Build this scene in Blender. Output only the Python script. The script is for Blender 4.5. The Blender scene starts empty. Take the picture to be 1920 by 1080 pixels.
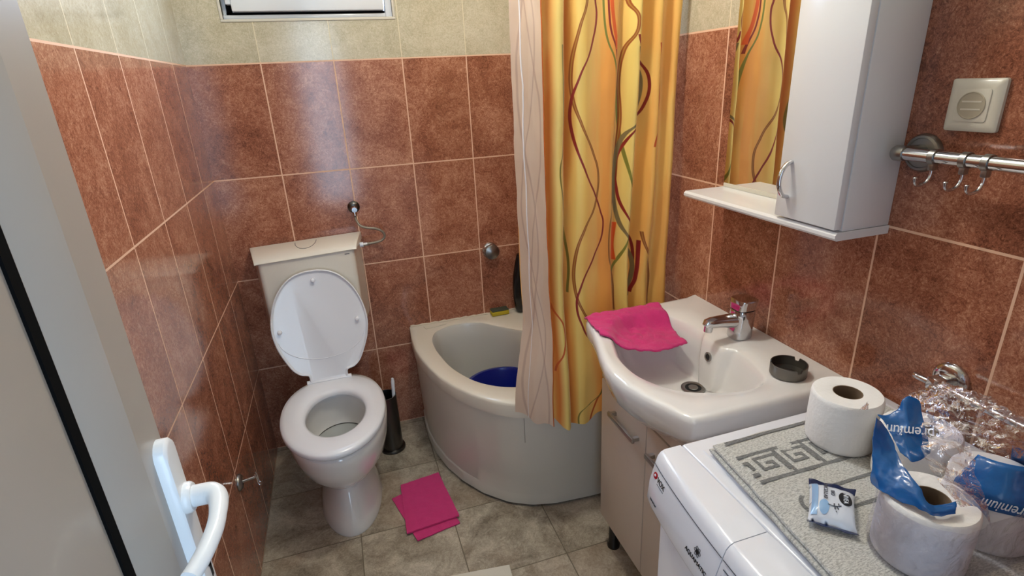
import bpy, bmesh, math, random
from mathutils import Vector, Matrix, noise
from mathutils.bvhtree import BVHTree
random.seed(7)
SC = bpy.context.scene
COL = SC.collection
PI = math.pi

# ------------------------------------------------------------------ camera
cam = bpy.data.cameras.new('camera'); camo = bpy.data.objects.new('camera', cam); COL.objects.link(camo)
cam.sensor_width = 36.0; cam.lens = 1026.83 / 1920 * 36.0; cam.clip_start = 0.02
RX = Vector((0.9507505919720582, -0.3063468283854068, -0.04716919124792028))
RY = Vector((-0.1508465650026431, -0.3243698724038961, -0.9338251976165473))
RZ = Vector((0.2707741230097221, 0.8949501699060581, -0.354606214967298))
M = Matrix.Identity(4)
for i in range(3):
    M[i][0] = RX[i]; M[i][1] = -RY[i]; M[i][2] = -RZ[i]
M[0][3], M[1][3], M[2][3] = 0.43997785, -2.27291215, 1.48228006
camo.matrix_world = M
SC.camera = camo

# ------------------------------------------------------------------ light
W = bpy.data.worlds.new('daylight'); SC.world = W; W.use_nodes = True
W.node_tree.nodes['Background'].inputs[0].default_value = (0.80, 0.89, 1.0, 1)
W.node_tree.nodes['Background'].inputs[1].default_value = 0.35
SC.view_settings.view_transform = 'Standard'; SC.view_settings.look = 'None'
SC.view_settings.exposure = 0.08; SC.view_settings.gamma = 1.0; SC.view_settings.use_curve_mapping = False

def lamp(name, kind, loc, energy, color, size=0.1, rot=None, size_y=None):
    l = bpy.data.lights.new(name, kind); o = bpy.data.objects.new(name, l); COL.objects.link(o)
    o.location = loc; l.energy = energy; l.color = color
    if kind == 'POINT': l.shadow_soft_size = size
    else:
        l.shape = 'RECTANGLE'; l.size = size; l.size_y = size_y or size
    if rot: o.rotation_euler = rot
    return o
LAMP = (0.80, -1.02, 2.22)
lamp('ceiling_bulb', 'POINT', LAMP, 23.0, (0.98, 0.945, 0.84), 0.055)
# daylight falling through the open doorway and the window
dl = lamp('doorway_daylight', 'AREA', (0.42, -2.56, 1.30), 4.0, (0.55, 0.77, 1.0), 0.30, (PI/2, 0, math.radians(6)), 1.4)
dl.data.spread = math.radians(120); dl.data.specular_factor = 0.15
lamp('window_daylight', 'AREA', (0.435, 0.16, 2.02), 30.0, (0.68, 0.81, 1.0), 0.46, (-PI/2, 0, 0), 0.5)

# ------------------------------------------------------------------ helpers
ORIG = {}
def srgb(r, g, b, a=1.0):
    f = lambda c: (c/255/12.92) if c/255 <= 0.04045 else ((c/255+0.055)/1.055)**2.4
    return (f(r), f(g), f(b), a)

def newmat(name):
    m = bpy.data.materials.new(name); m.use_nodes = True
    nt = m.node_tree
    return m, nt, nt.nodes['Principled BSDF']

def simple(name, col, rough=0.4, metal=0.0, spec=0.5, coat=0.0, noise_amt=0.0, noise_scale=30, bump=0.0, bump_scale=200, sheen=0.0, trans=0.0):
    m, nt, b = newmat(name)
    b.inputs['Base Color'].default_value = col
    b.inputs['Roughness'].default_value = rough; b.inputs['Metallic'].default_value = metal
    b.inputs['Specular IOR Level'].default_value = spec
    b.inputs['Coat Weight'].default_value = coat; b.inputs['Coat Roughness'].default_value = 0.05
    b.inputs['Sheen Weight'].default_value = sheen
    b.inputs['Transmission Weight'].default_value = trans
    tc = nt.nodes.new('ShaderNodeNewGeometry')
    if noise_amt > 0:
        n = nt.nodes.new('ShaderNodeTexNoise'); n.inputs['Scale'].default_value = noise_scale; n.inputs['Detail'].default_value = 5
        nt.links.new(tc.outputs['Position'], n.inputs['Vector'])
        mx = nt.nodes.new('ShaderNodeMix'); mx.data_type = 'RGBA'
        mx.inputs['A'].default_value = tuple(c*(1-noise_amt) for c in col[:3]) + (1,)
        mx.inputs['B'].default_value = tuple(min(1, c*(1+noise_amt)) for c in col[:3]) + (1,)
        nt.links.new(n.outputs['Fac'], mx.inputs['Factor']); nt.links.new(mx.outputs['Result'], b.inputs['Base Color'])
    if bump > 0:
        n2 = nt.nodes.new('ShaderNodeTexNoise'); n2.inputs['Scale'].default_value = bump_scale; n2.inputs['Detail'].default_value = 4
        nt.links.new(tc.outputs['Position'], n2.inputs['Vector'])
        bp = nt.nodes.new('ShaderNodeBump'); bp.inputs['Strength'].default_value = bump; bp.inputs['Distance'].default_value = 0.002
        nt.links.new(n2.outputs['Fac'], bp.inputs['Height']); nt.links.new(bp.outputs['Normal'], b.inputs['Normal'])
    return m

class NG:
    """tiny wrapper for node graphs"""
    def __init__(s, nt): s.nt = nt
    def n(s, t, **kw):
        x = s.nt.nodes.new(t)
        for k, v in kw.items(): setattr(x, k, v)
        return x
    def l(s, a, b): s.nt.links.new(a, b)
    def m(s, op, a, b=None, c=None):
        x = s.n('ShaderNodeMath', operation=op)
        for i, v in enumerate((a, b, c)):
            if v is None: continue
            if isinstance(v, (int, float)): x.inputs[i].default_value = v
            else: s.l(v, x.inputs[i])
        return x.outputs[0]
    def mix(s, f, a, b):
        x = s.n('ShaderNodeMix', data_type='RGBA')
        for k, v in (('Factor', f), ('A', a), ('B', b)):
            if isinstance(v, (int, float, tuple)): x.inputs[k].default_value = v
            else: s.l(v, x.inputs[k])
        return x.outputs['Result']
    def step(s, v, lo, hi, inv=False):
        x = s.n('ShaderNodeMapRange', interpolation_type='SMOOTHSTEP')
        s.l(v, x.inputs['Value']); x.inputs['From Min'].default_value = lo; x.inputs['From Max'].default_value = hi
        if inv: x.inputs['To Min'].default_value = 1; x.inputs['To Max'].default_value = 0
        return x.outputs['Result']

def tile_mat(name, axis, u0, du, v_axis=2, v0=0.0, dv=0.395, floor=False):
    m, nt, b = newmat(name); g = NG(nt)
    pos = g.n('ShaderNodeNewGeometry').outputs['Position']
    sep = g.n('ShaderNodeSeparateXYZ'); g.l(pos, sep.inputs[0])
    u = g.m('DIVIDE', g.m('SUBTRACT', sep.outputs[axis], u0), du)
    v = g.m('DIVIDE', g.m('SUBTRACT', sep.outputs[v_axis], v0), dv)
    fu = g.m('FRACT', u); fv = g.m('FRACT', v)
    d_u = g.m('MULTIPLY', g.m('MINIMUM', fu, g.m('SUBTRACT', 1.0, fu)), du)
    d_v = g.m('MULTIPLY', g.m('MINIMUM', fv, g.m('SUBTRACT', 1.0, fv)), dv)
    cream_m = g.step(sep.outputs[2], 1.5785, 1.5795)
    iu = g.m('FLOOR', u); iv = g.m('FLOOR', v)
    cmb = g.n('ShaderNodeCombineXYZ'); g.l(iu, cmb.inputs[0]); g.l(iv, cmb.inputs[1]); cmb.inputs[2].default_value = u0
    wn = g.n('ShaderNodeTexWhiteNoise', noise_dimensions='3D'); g.l(cmb.outputs[0], wn.inputs['Vector'])
    off = g.n('ShaderNodeVectorMath', operation='MULTIPLY_ADD')
    g.l(wn.outputs['Color'], off.inputs[0]); off.inputs[1].default_value = (7, 7, 7); g.l(pos, off.inputs[2])
    def noise_(scale, detail, rough, dist):
        n = g.n('ShaderNodeTexNoise'); g.l(off.outputs[0], n.inputs['Vector'])
        n.inputs['Scale'].default_value = scale; n.inputs['Detail'].default_value = detail
        n.inputs['Roughness'].default_value = rough; n.inputs['Distortion'].default_value = dist
        return n.outputs['Fac']
    big = noise_(8, 3, 0.6, 0.8); mid = noise_(34, 6, 0.74, 3.0); fine = noise_(105, 4, 0.7, 2.4)
    if floor:
        gw = 0.0019
        d = g.m('MINIMUM', d_u, d_v)
        grout = g.step(d, gw*0.6, gw*1.3, True)
        t = g.m('ADD', g.m('MULTIPLY', big, 0.5), g.m('ADD', g.m('MULTIPLY', mid, 0.38), g.m('MULTIPLY', fine, 0.30)))
        r = g.n('ShaderNodeValToRGB'); g.l(t, r.inputs[0])
        e = r.color_ramp.elements
        e[0].position = 0.45; e[0].color = srgb(112, 102, 88); e[1].position = 0.76; e[1].color = srgb(206, 196, 178)
        x = e.new(0.58); x.color = srgb(158, 147, 130)
        col = r.outputs[0]
        warm = g.step(noise_(3.0, 2, 0.5, 0.3), 0.52, 0.68)
        col = g.mix(g.m('MULTIPLY', warm, 0.25), col, srgb(160, 130, 104))
        gcol = srgb(112, 102, 86)
        b.inputs['Roughness'].default_value = 0.34; b.inputs['Specular IOR Level'].default_value = 0.4
    else:
        gw_m = g.m('SUBTRACT', 0.0022, g.m('MULTIPLY', cream_m, 0.0008))
        grout = g.m('MAXIMUM', g.m('LESS_THAN', d_u, gw_m), g.m('LESS_THAN', d_v, 0.0024))
        t = g.m('ADD', g.m('MULTIPLY', big, 0.34), g.m('ADD', g.m('MULTIPLY', mid, 0.46), g.m('MULTIPLY', fine, 0.46)))
        scr = noise_(52, 3, 0.6, 2.6)
        ridge = g.step(g.m('ABSOLUTE', g.m('SUBTRACT', scr, 0.5)), 0.0, 0.035, True)
        scr2 = noise_(40, 3, 0.6, 3.0)
        ridge2 = g.step(g.m('ABSOLUTE', g.m('SUBTRACT', scr2, 0.53)), 0.0, 0.03, True)
        t = g.m('ADD', t, g.m('SUBTRACT', g.m('MULTIPLY', ridge, 0.075), g.m('MULTIPLY', ridge2, 0.06)))
        t = g.m('ADD', t, g.m('MULTIPLY', g.m('SUBTRACT', wn.outputs['Value'], 0.5), 0.06))
        r = g.n('ShaderNodeValToRGB'); g.l(t, r.inputs[0]); e = r.color_ramp.elements
        e[0].position = 0.47; e[0].color = srgb(100, 58, 43); e[1].position = 0.80; e[1].color = srgb(206, 154, 126)
        x = e.new(0.57); x.color = srgb(140, 86, 65)
        x = e.new(0.66); x.color = srgb(164, 107, 83)
        r2 = g.n('ShaderNodeValToRGB'); g.l(t, r2.inputs[0]); e = r2.color_ramp.elements
        e[0].position = 0.40; e[0].color = srgb(156, 145, 120); e[1].position = 0.82; e[1].color = srgb(212, 204, 184)
        x = e.new(0.58); x.color = srgb(182, 173, 148)
        col = g.mix(cream_m, r.outputs[0], r2.outputs[0])
        gcol = g.mix(g.step(sep.outputs[2], 1.583, 1.586), srgb(226, 186, 158), srgb(214, 204, 176))
        b.inputs['Specular IOR Level'].default_value = 0.5
    g.l(g.mix(grout, col, gcol), b.inputs['Base Color'])
    if not floor:
        g.l(g.m('ADD', 0.13, g.m('MULTIPLY', grout, 0.6)), b.inputs['Roughness'])
    bp = g.n('ShaderNodeBump'); bp.inputs['Strength'].default_value = 0.25; bp.inputs['Distance'].default_value = 0.0012
    h = g.m('ADD', g.m('MULTIPLY', grout, -1.0), g.m('MULTIPLY', mid, 0.10 if not floor else 0.35))
    g.l(h, bp.inputs['Height']); g.l(bp.outputs[0], b.inputs['Normal'])
    return m

# palette -----------------------------------------------------------------
M_BACK = tile_mat('terracotta_tile_back', 0, 0.2374, 0.25)
M_LEFT = tile_mat('terracotta_tile_left', 1, -0.1911, 0.25)
M_RIGHT = tile_mat('terracotta_tile_right', 1, -0.9941, 0.25)
M_FRONT = tile_mat('terracotta_tile_front', 0, 0.2, 0.25)
M_FLOOR = tile_mat('beige_floor_tile', 0, 0.325, 0.325, 1, -0.345, 0.318, True)
M_CEIL = simple('white_plaster', srgb(236, 234, 228), 0.8)
M_PVC = simple('white_pvc', srgb(218, 221, 226), 0.32, coat=0.15)
M_DOOR = simple('greyish_door_pvc', srgb(168, 161, 153), 0.36, coat=0.1)  # door PVC, greyer and darker than the window's
M_PVC_HANDLE = simple('white_handle_plastic', srgb(232, 235, 238), 0.28, coat=0.2)
M_GASKET = simple('black_rubber', srgb(6, 6, 7), 0.9, spec=0.1)
M_CER = simple('white_ceramic', srgb(232, 230, 228), 0.12, coat=0.6)
M_CERIN = simple('ceramic_inside', srgb(222, 222, 220), 0.12, coat=0.5)
M_SEAT = simple('seat_plastic', srgb(230, 232, 238), 0.24, coat=0.2)
M_TANK = simple('cistern_plastic', srgb(226, 220, 208), 0.3, coat=0.1)
M_CHROME = simple('chrome', srgb(205, 205, 208), 0.10, 1.0)
M_STEEL = simple('brushed_steel', srgb(150, 148, 144), 0.32, 1.0)
M_BARSTEEL = simple('satin_handle_steel', srgb(186, 182, 176), 0.3, 1.0)
M_DARKSTEEL = simple('dark_steel', srgb(92, 90, 88), 0.30, 1.0)
M_BRAID = simple('braided_steel', srgb(150, 142, 130), 0.38, 0.8, bump=0.6, bump_scale=700)
M_TUB = simple('tub_acrylic', srgb(222, 216, 202), 0.22, coat=0.3)
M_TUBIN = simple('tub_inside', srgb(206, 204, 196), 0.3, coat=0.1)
M_SKIRT = simple('tub_apron', srgb(208, 204, 193), 0.34, noise_amt=0.03, noise_scale=9)
M_BLUE = simple('blue_plastic', srgb(6, 26, 128), 0.28, coat=0.2)
M_PINK = simple('pink_microfibre', srgb(205, 48, 118), 0.95, sheen=0.2, noise_amt=0.10, noise_scale=60, bump=0.8, bump_scale=420)
M_SPONGE = simple('yellow_sponge', srgb(186, 166, 40), 0.95, bump=0.9, bump_scale=500)
M_SCOUR = simple('scouring_pad', srgb(70, 74, 58), 0.95, bump=1.0, bump_scale=700, noise_amt=0.3, noise_scale=150)
M_BLACK = simple('black_gloss_plastic', srgb(12, 12, 14), 0.25, coat=0.3)
M_DARK = simple('dark_void', srgb(16, 15, 15), 0.7)
M_LAMI = simple('cream_laminate', srgb(206, 192, 178), 0.38, noise_amt=0.02, noise_scale=60)
M_WHITELAM = simple('white_gloss_laminate', srgb(228, 228, 230), 0.2, coat=0.3)
M_WM = simple('white_enamel', srgb(226, 228, 236), 0.18, coat=0.4)
M_WMDARK = simple('grey_print', srgb(70, 72, 82), 0.5)
M_INK = simple('black_print', srgb(18, 18, 24), 0.5)
M_REDINK = simple('red_badge', srgb(170, 18, 36), 0.35)
M_PAPER = simple('tissue_paper', srgb(236, 234, 232), 0.95, bump=0.5, bump_scale=160)
M_CARD = simple('cardboard_core', srgb(120, 98, 76), 0.9)
M_IVORY = simple('ivory_plastic', srgb(212, 207, 193), 0.35, coat=0.1)
M_MIRROR = simple('mirror_silver', srgb(236, 236, 232), 0.0, 1.0)
M_NAVY = simple('navy_foil', srgb(14, 30, 76), 0.25, coat=0.4)
M_FOIL = simple('white_blue_foil', srgb(214, 220, 232), 0.24, coat=0.5)
M_FOILBLUE = simple('light_blue_print', srgb(134, 172, 212), 0.3, coat=0.4)
M_WHITEPRINT = simple('white_print', srgb(226, 232, 240), 0.4)
M_BAGBLUE = simple('blue_bag_film', srgb(4, 88, 156), 0.22, coat=0.4, bump=1.0, bump_scale=34)
M_TAN = simple('tan_mat', srgb(206, 200, 186), 0.6)


def curtain_mat():
    m, nt, b = newmat('orange_striped_fabric'); g = NG(nt)
    uv = g.n('ShaderNodeUVMap'); uv.uv_map = 'weave'
    sep = g.n('ShaderNodeSeparateXYZ'); g.l(uv.outputs[0], sep.inputs[0])
    u = sep.outputs[0]; v = sep.outputs[1]        # u = metres across the cloth, v = metres above the floor
    r = g.n('ShaderNodeValToRGB'); g.l(g.m('DIVIDE', g.m('SUBTRACT', u, 0.90), 0.56), r.inputs[0])
    bands = [(0.905, (238, 160, 78)), (0.99, (236, 158, 66)), (1.01, (214, 116, 36)), (1.03, (238, 208, 120)), (1.05, (234, 204, 112)), (1.062, (204, 116, 44)), (1.078, (226, 152, 66)),
             (1.095, (240, 208, 116)), (1.115, (240, 196, 100)), (1.145, (246, 186, 100)), (1.175, (250, 172, 78)), (1.215, (248, 168, 76)), (1.235, (222, 146, 62)),
             (1.255, (240, 212, 118)), (1.275, (236, 204, 114)), (1.29, (246, 186, 92)), (1.33, (250, 184, 88)), (1.35, (238, 190, 100)), (1.385, (248, 186, 98)), (1.41, (228, 176, 84)), (1.43, (210, 126, 46))]
    e = r.color_ramp.elements
    e[0].position = 0; e[0].color = srgb(*bands[0][1]); e[1].position = 1; e[1].color = srgb(*bands[-1][1])
    for x, c in bands[1:-1]:
        q = e.new((x-0.90)/0.56); q.color = srgb(*c)
    col = r.outputs[0]
    n = g.n('ShaderNodeTexNoise'); n.inputs['Scale'].default_value = 6; n.inputs['Detail'].default_value = 3
    mp = g.n('ShaderNodeMapping'); mp.inputs['Scale'].default_value = (3, 0.35, 1); g.l(uv.outputs[0], mp.inputs[0]); g.l(mp.outputs[0], n.inputs['Vector'])
    col = g.mix(g.m('MULTIPLY', g.step(n.outputs['Fac'], 0.45, 0.62), 0.45), col, srgb(242, 208, 116))
    cols = {'brown': srgb(150, 74, 20), 'red': srgb(140, 20, 14), 'green': srgb(128, 128, 44), 'grey': srgb(128, 112, 70), 'orange': srgb(196, 80, 14),
            'olive': srgb(124, 112, 36), 'redthick': srgb(146, 14, 20), 'orangewedge': srgb(232, 92, 20)}
    wid = {'brown': 0.0042, 'red': 0.0033, 'green': 0.0034, 'grey': 0.0048, 'orange': 0.0036, 'olive': 0.003, 'redthick': 0.0045, 'orangewedge': 0.006}
    L = CURTAIN_LINES
    t = g.m('DIVIDE', g.m('SUBTRACT', v, 0.40), 1.80)
    for k, (nm, pts) in enumerate(L):
        fc = g.n('ShaderNodeFloatCurve'); c = fc.mapping.curves[0]
        P = sorted([((z-0.40)/1.80, (x-0.90)/0.56) for x, z in pts])
        for a_, b_ in P: c.points.new(a_, b_)
        # end points of the default curve follow the first and last point of the line
        pl = sorted([(q.location[0], i) for i, q in enumerate(c.points)])
        c.points[pl[0][1]].location = (0.0, P[0][1]); c.points[pl[-1][1]].location = (1.0, P[-1][1])
        fc.mapping.update(); g.l(t, fc.inputs['Value'])
        xc = g.m('ADD', g.m('MULTIPLY', fc.outputs[0], 0.56), 0.90)
        d = g.m('ABSOLUTE', g.m('SUBTRACT', u, xc))
        w = wid[nm]
        mask = g.step(d, w*0.75, w*1.15, True)
        lo, hi = P[0][0], P[-1][0]
        if hi < 0.69: mask = g.m('MULTIPLY', mask, g.m('LESS_THAN', t, hi))
        if lo > 0.03: mask = g.m('MULTIPLY', mask, g.m('GREATER_THAN', t, lo))
        col = g.mix(mask, col, cols[nm])
        if nm == 'brown':
            core = g.step(g.m('ABSOLUTE', g.m('SUBTRACT', d, 0.0)), w*0.15, w*0.4, True)
            col = g.mix(g.m('MULTIPLY', core, mask), col, srgb(176, 128, 52))
    g.l(col, b.inputs['Base Color'])
    b.inputs['Roughness'].default_value = 0.5; b.inputs['Sheen Weight'].default_value = 0.15
    tr = g.n('ShaderNodeBsdfTranslucent'); g.l(g.mix(0.25, col, (0.8, 0.72, 0.55, 1)), tr.inputs[0])
    ms = g.n('ShaderNodeMixShader'); ms.inputs[0].default_value = 0.14
    g.l(b.outputs[0], ms.inputs[1]); g.l(tr.outputs[0], ms.inputs[2])
    g.l(ms.outputs[0], nt.nodes['Material Output'].inputs[0])
    return m

CURTAIN_LINES = [
 ('brown', [(1.12, 1.669), (1.098, 1.599), (1.08, 1.503), (1.082, 1.437), (1.103, 1.362), (1.146, 1.277), (1.165, 1.213), (1.153, 1.136), (1.115, 1.063), (1.093, 0.975), (1.094, 0.873), (1.118, 0.798), (1.144, 0.761), (1.19, 0.69)]),
 ('red', [(1.147, 1.669), (1.153, 1.632), (1.138, 1.56), (1.097, 1.477), (1.079, 1.406), (1.084, 1.331), (1.114, 1.235), (1.153, 1.156), (1.173, 1.107), (1.183, 1.068), (1.15, 0.973), (1.108, 0.878), (1.097, 0.823), (1.115, 0.748), (1.163, 0.649)]),
 ('green', [(1.175, 1.669), (1.185, 1.588), (1.223, 1.502), (1.24, 1.364), (1.251, 1.285), (1.269, 1.203), (1.293, 1.117), (1.295, 1.094), (1.284, 1.042), (1.251, 0.946), (1.234, 0.893), (1.235, 0.778)]),
 ('red', [(1.19, 1.669), (1.197, 1.607), (1.227, 1.522)]),
 ('brown', [(1.249, 1.668), (1.269, 1.611), (1.246, 1.542), (1.239, 1.47), (1.244, 1.364), (1.241, 1.286), (1.24, 1.194), (1.229, 1.107), (1.213, 1.038), (1.214, 0.958), (1.234, 0.9), (1.236, 0.778)]),
 ('red', [(1.271, 1.581), (1.296, 1.525), (1.321, 1.456), (1.314, 1.398), (1.287, 1.35), (1.254, 1.297), (1.24, 1.235), (1.244, 1.164), (1.253, 1.118), (1.292, 1.035), (1.311, 0.965), (1.306, 0.839)]),
 ('grey', [(1.278, 1.551), (1.305, 1.457), (1.29, 1.366), (1.253, 1.319), (1.239, 1.252), (1.247, 1.08), (1.286, 0.995), (1.312, 0.916), (1.3, 0.811)]),
 ('orange', [(1.344, 1.559), (1.366, 1.465), (1.362, 1.356), (1.341, 1.281)]),
 ('brown', [(1.325, 1.027), (1.369, 0.887), (1.363, 0.778)]),
 ('olive', [(1.047, 1.562), (1.051, 1.428), (1.055, 1.301), (1.04, 1.241), (1.051, 1.155), (1.068, 1.044), (1.079, 0.943), (1.076, 0.862)]),
 ('orange', [(1.003, 0.843), (1.046, 0.746), (1.034, 0.683), (1.001, 0.622)]),
 ('orange', [(1.183, 0.536), (1.161, 0.484), (1.137, 0.407)]),
 ('olive', [(1.18, 0.524), (1.137, 0.481), (1.091, 0.443)]),
 ('redthick', [(1.321, 0.998), (1.319, 0.873), (1.307, 0.824)]),
 ('orangewedge', [(1.241, 1.061), (1.237, 0.988), (1.242, 0.94)]),
 ('orangewedge', [(1.2, 1.669), (1.21, 1.607), (1.225, 1.547)]),
]
M_CURT = curtain_mat()
def reverse_mat():
    m, nt, b = newmat('pale_curtain_reverse'); g = NG(nt)
    uv = g.n('ShaderNodeUVMap'); uv.uv_map = 'weave'
    sep = g.n('ShaderNodeSeparateXYZ'); g.l(uv.outputs[0], sep.inputs[0])
    u, v = sep.outputs[0], sep.outputs[1]
    col = srgb(222, 200, 180)
    for k, (u0, a, ph, w) in enumerate([(0.045, 0.03, 0.0, 0.003), (0.05, 0.035, 2.4, 0.0022), (0.07, 0.03, 4.0, 0.0025)]):
        xc = g.m('ADD', g.m('MULTIPLY', g.m('SINE', g.m('ADD', g.m('MULTIPLY', v, 7.5), ph)), a), u0)
        d = g.m('ABSOLUTE', g.m('SUBTRACT', u, xc))
        mk = g.m('MULTIPLY', g.step(d, w*0.6, w*1.6, True), 0.45)
        col = g.mix(mk, col, srgb(172, 140, 126))
    g.l(col, b.inputs['Base Color']); b.inputs['Roughness'].default_value = 0.6
    tr = g.n('ShaderNodeBsdfTranslucent'); g.l(col, tr.inputs[0])
    ms = g.n('ShaderNodeMixShader'); ms.inputs[0].default_value = 0.25
    g.l(b.outputs[0], ms.inputs[1]); g.l(tr.outputs[0], ms.inputs[2]); g.l(ms.outputs[0], nt.nodes['Material Output'].inputs[0])
    return m
M_REV = reverse_mat()
M_CREASE = simple('crease_white', srgb(232, 226, 226), 0.6)

def film_mat():
    m, nt, b = newmat('clear_film'); g = NG(nt)
    pos = g.n('ShaderNodeNewGeometry').outputs['Position']
    n = g.n('ShaderNodeTexNoise'); n.inputs['Scale'].default_value = 42; n.inputs['Detail'].default_value = 5; n.inputs['Distortion'].default_value = 1.0
    g.l(pos, n.inputs['Vector'])
    bp = g.n('ShaderNodeBump'); bp.inputs['Strength'].default_value = 1.0; bp.inputs['Distance'].default_value = 0.010
    g.l(n.outputs['Fac'], bp.inputs['Height'])
    gl = g.n('ShaderNodeBsdfGlossy'); gl.inputs['Roughness'].default_value = 0.06; gl.inputs['Color'].default_value = (1, 1, 1, 1); g.l(bp.outputs[0], gl.inputs['Normal'])
    tr = g.n('ShaderNodeBsdfTransparent'); tr.inputs[0].default_value = (0.88, 0.87, 0.93, 1)
    fr = g.n('ShaderNodeFresnel'); fr.inputs[0].default_value = 1.45; g.l(bp.outputs[0], fr.inputs['Normal'])
    ms = g.n('ShaderNodeMixShader')
    g.l(g.m('ADD', g.m('MULTIPLY', fr.outputs[0], 0.75), 0.02), ms.inputs[0])
    g.l(tr.outputs[0], ms.inputs[1]); g.l(gl.outputs[0], ms.inputs[2]); g.l(ms.outputs[0], nt.nodes['Material Output'].inputs[0])
    return m
M_FILM = film_mat()
def pane_mat():
    m, nt, b = newmat('window_glass'); g = NG(nt)
    tr = g.n('ShaderNodeBsdfTransparent'); tr.inputs[0].default_value = (0.93, 0.96, 1, 1)
    gl = g.n('ShaderNodeBsdfGlossy'); gl.inputs['Roughness'].default_value = 0.02
    ms = g.n('ShaderNodeMixShader'); ms.inputs[0].default_value = 0.06
    g.l(tr.outputs[0], ms.inputs[1]); g.l(gl.outputs[0], ms.inputs[2]); g.l(ms.outputs[0], nt.nodes['Material Output'].inputs[0])
    return m
M_PANE = pane_mat()
def terry_mat(name, col, dark):
    m, nt, b = newmat(name); g = NG(nt)
    pos = g.n('ShaderNodeNewGeometry').outputs['Position']
    mp = g.n('ShaderNodeMapping'); mp.inputs['Rotation'].default_value = (0, 0, 0.05); mp.inputs['Scale'].default_value = (1.0, 2.6, 1.0); g.l(pos, mp.inputs[0])
    n = g.n('ShaderNodeTexNoise'); n.inputs['Scale'].default_value = 210; n.inputs['Detail'].default_value = 4; n.inputs['Roughness'].default_value = 0.7
    g.l(mp.outputs[0], n.inputs['Vector'])
    g.l(g.mix(g.step(n.outputs['Fac'], 0.36, 0.6), dark, col), b.inputs['Base Color'])
    b.inputs['Roughness'].default_value = 0.97; b.inputs['Sheen Weight'].default_value = 0.3
    bp = g.n('ShaderNodeBump'); bp.inputs['Strength'].default_value = 0.9; bp.inputs['Distance'].default_value = 0.003
    g.l(n.outputs['Fac'], bp.inputs['Height']); g.l(bp.outputs[0], b.inputs['Normal'])
    return m
M_TERRY = terry_mat('grey_terry', srgb(226, 224, 218), srgb(172, 170, 164))
M_TERRYDK = terry_mat('dark_grey_terry', srgb(134, 134, 132), srgb(96, 96, 95))

# ------------------------------------------------------------------ mesh tools
def thing(name, label, cat, loc, group=None, kind=None):
    o = bpy.data.objects.new(name, None); COL.objects.link(o); o.location = loc
    o.empty_display_size = 0.05; ORIG[o.name] = Vector(loc)
    o['label'] = label; o['category'] = cat
    if group: o['group'] = group
    if kind: o['kind'] = kind
    return o

def emit(bm, name, mat, parent=None, loc=None, smooth=True, label=None, cat=None, group=None, kind=None, subsurf=0, solid=0, weighted=True, angle=40):
    """turn a bmesh built in world coordinates into one object"""
    if parent is not None: origin = ORIG[parent.name]
    else:
        if loc is None:
            xs = [v.co for v in bm.verts]
            loc = ((min(v.x for v in xs)+max(v.x for v in xs))/2, (min(v.y for v in xs)+max(v.y for v in xs))/2, min(v.z for v in xs))
        origin = Vector(loc)
    bmesh.ops.translate(bm, verts=bm.verts, vec=-origin)
    me = bpy.data.meshes.new(name); bm.to_mesh(me); bm.free()
    for m_ in (mat if isinstance(mat, (list, tuple)) else [mat]): me.materials.append(m_)
    if smooth:
        for p in me.polygons: p.use_smooth = True
        try: me.set_sharp_from_angle(angle=math.radians(angle))
        except Exception: pass
    o = bpy.data.objects.new(name, me); COL.objects.link(o)
    if parent is not None: o.parent = parent
    else: o.location = origin
    ORIG[o.name] = origin
    if label: o['label'] = label
    if cat: o['category'] = cat
    if group: o['group'] = group
    if kind: o['kind'] = kind
    if solid:
        s = o.modifiers.new('thickness', 'SOLIDIFY'); s.thickness = solid; s.offset = 0
    if subsurf:
        s = o.modifiers.new('smooth', 'SUBSURF'); s.levels = subsurf; s.render_levels = subsurf
    return o

def BM(): return bmesh.new()

def box(bm, x0, x1, y0, y1, z0, z1, bev=0.0, seg=2, mi=0):
    vs = [bm.verts.new((x, y, z)) for x in (x0, x1) for y in (y0, y1) for z in (z0, z1)]
    idx = [(0,1,3,2), (4,6,7,5), (0,4,5,1), (2,3,7,6), (0,2,6,4), (1,5,7,3)]
    fs = [bm.faces.new([vs[i] for i in f]) for f in idx]
    for f in fs: f.material_index = mi
    if bev > 0:
        es = list({e for f in fs for e in f.edges})
        bmesh.ops.bevel(bm, geom=es, offset=bev, segments=seg, profile=0.5, affect='EDGES')
    return fs

def loft(bm, rings, closed=True, cap0=False, cap1=False, mi=0, flip=False):
    R = [[bm.verts.new(p) for p in r] for r in rings]
    n = len(R[0])
    for a, b in zip(R, R[1:]):
        for i in range(n if closed else n-1):
            j = (i+1) % n
            q = [a[i], a[j], b[j], b[i]]
            if flip: q.reverse()
            f = bm.faces.new(q); f.material_index = mi
    if cap0: bm.faces.new(list(reversed(R[0])) if not flip else R[0]).material_index = mi
    if cap1: bm.faces.new(R[-1] if not flip else list(reversed(R[-1]))).material_index = mi
    return R

def frame_for(d):
    d = Vector(d).normalized()
    a = Vector((0, 0, 1)) if abs(d.z) < 0.9 else Vector((1, 0, 0))
    u = d.cross(a).normalized(); v = d.cross(u).normalized()
    return u, v

def lathe(bm, prof, c=(0, 0, 0), axis=(0, 0, 1), n=40, cap0=True, cap1=True, mi=0):
    ax = Vector(axis).normalized(); u, v = frame_for(ax); c = Vector(c)
    rings = [[c + ax*h + (u*math.cos(2*PI*i/n) + v*math.sin(2*PI*i/n))*r for i in range(n)] for r, h in prof]
    return loft(bm, rings, True, cap0, cap1, mi)

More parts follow.
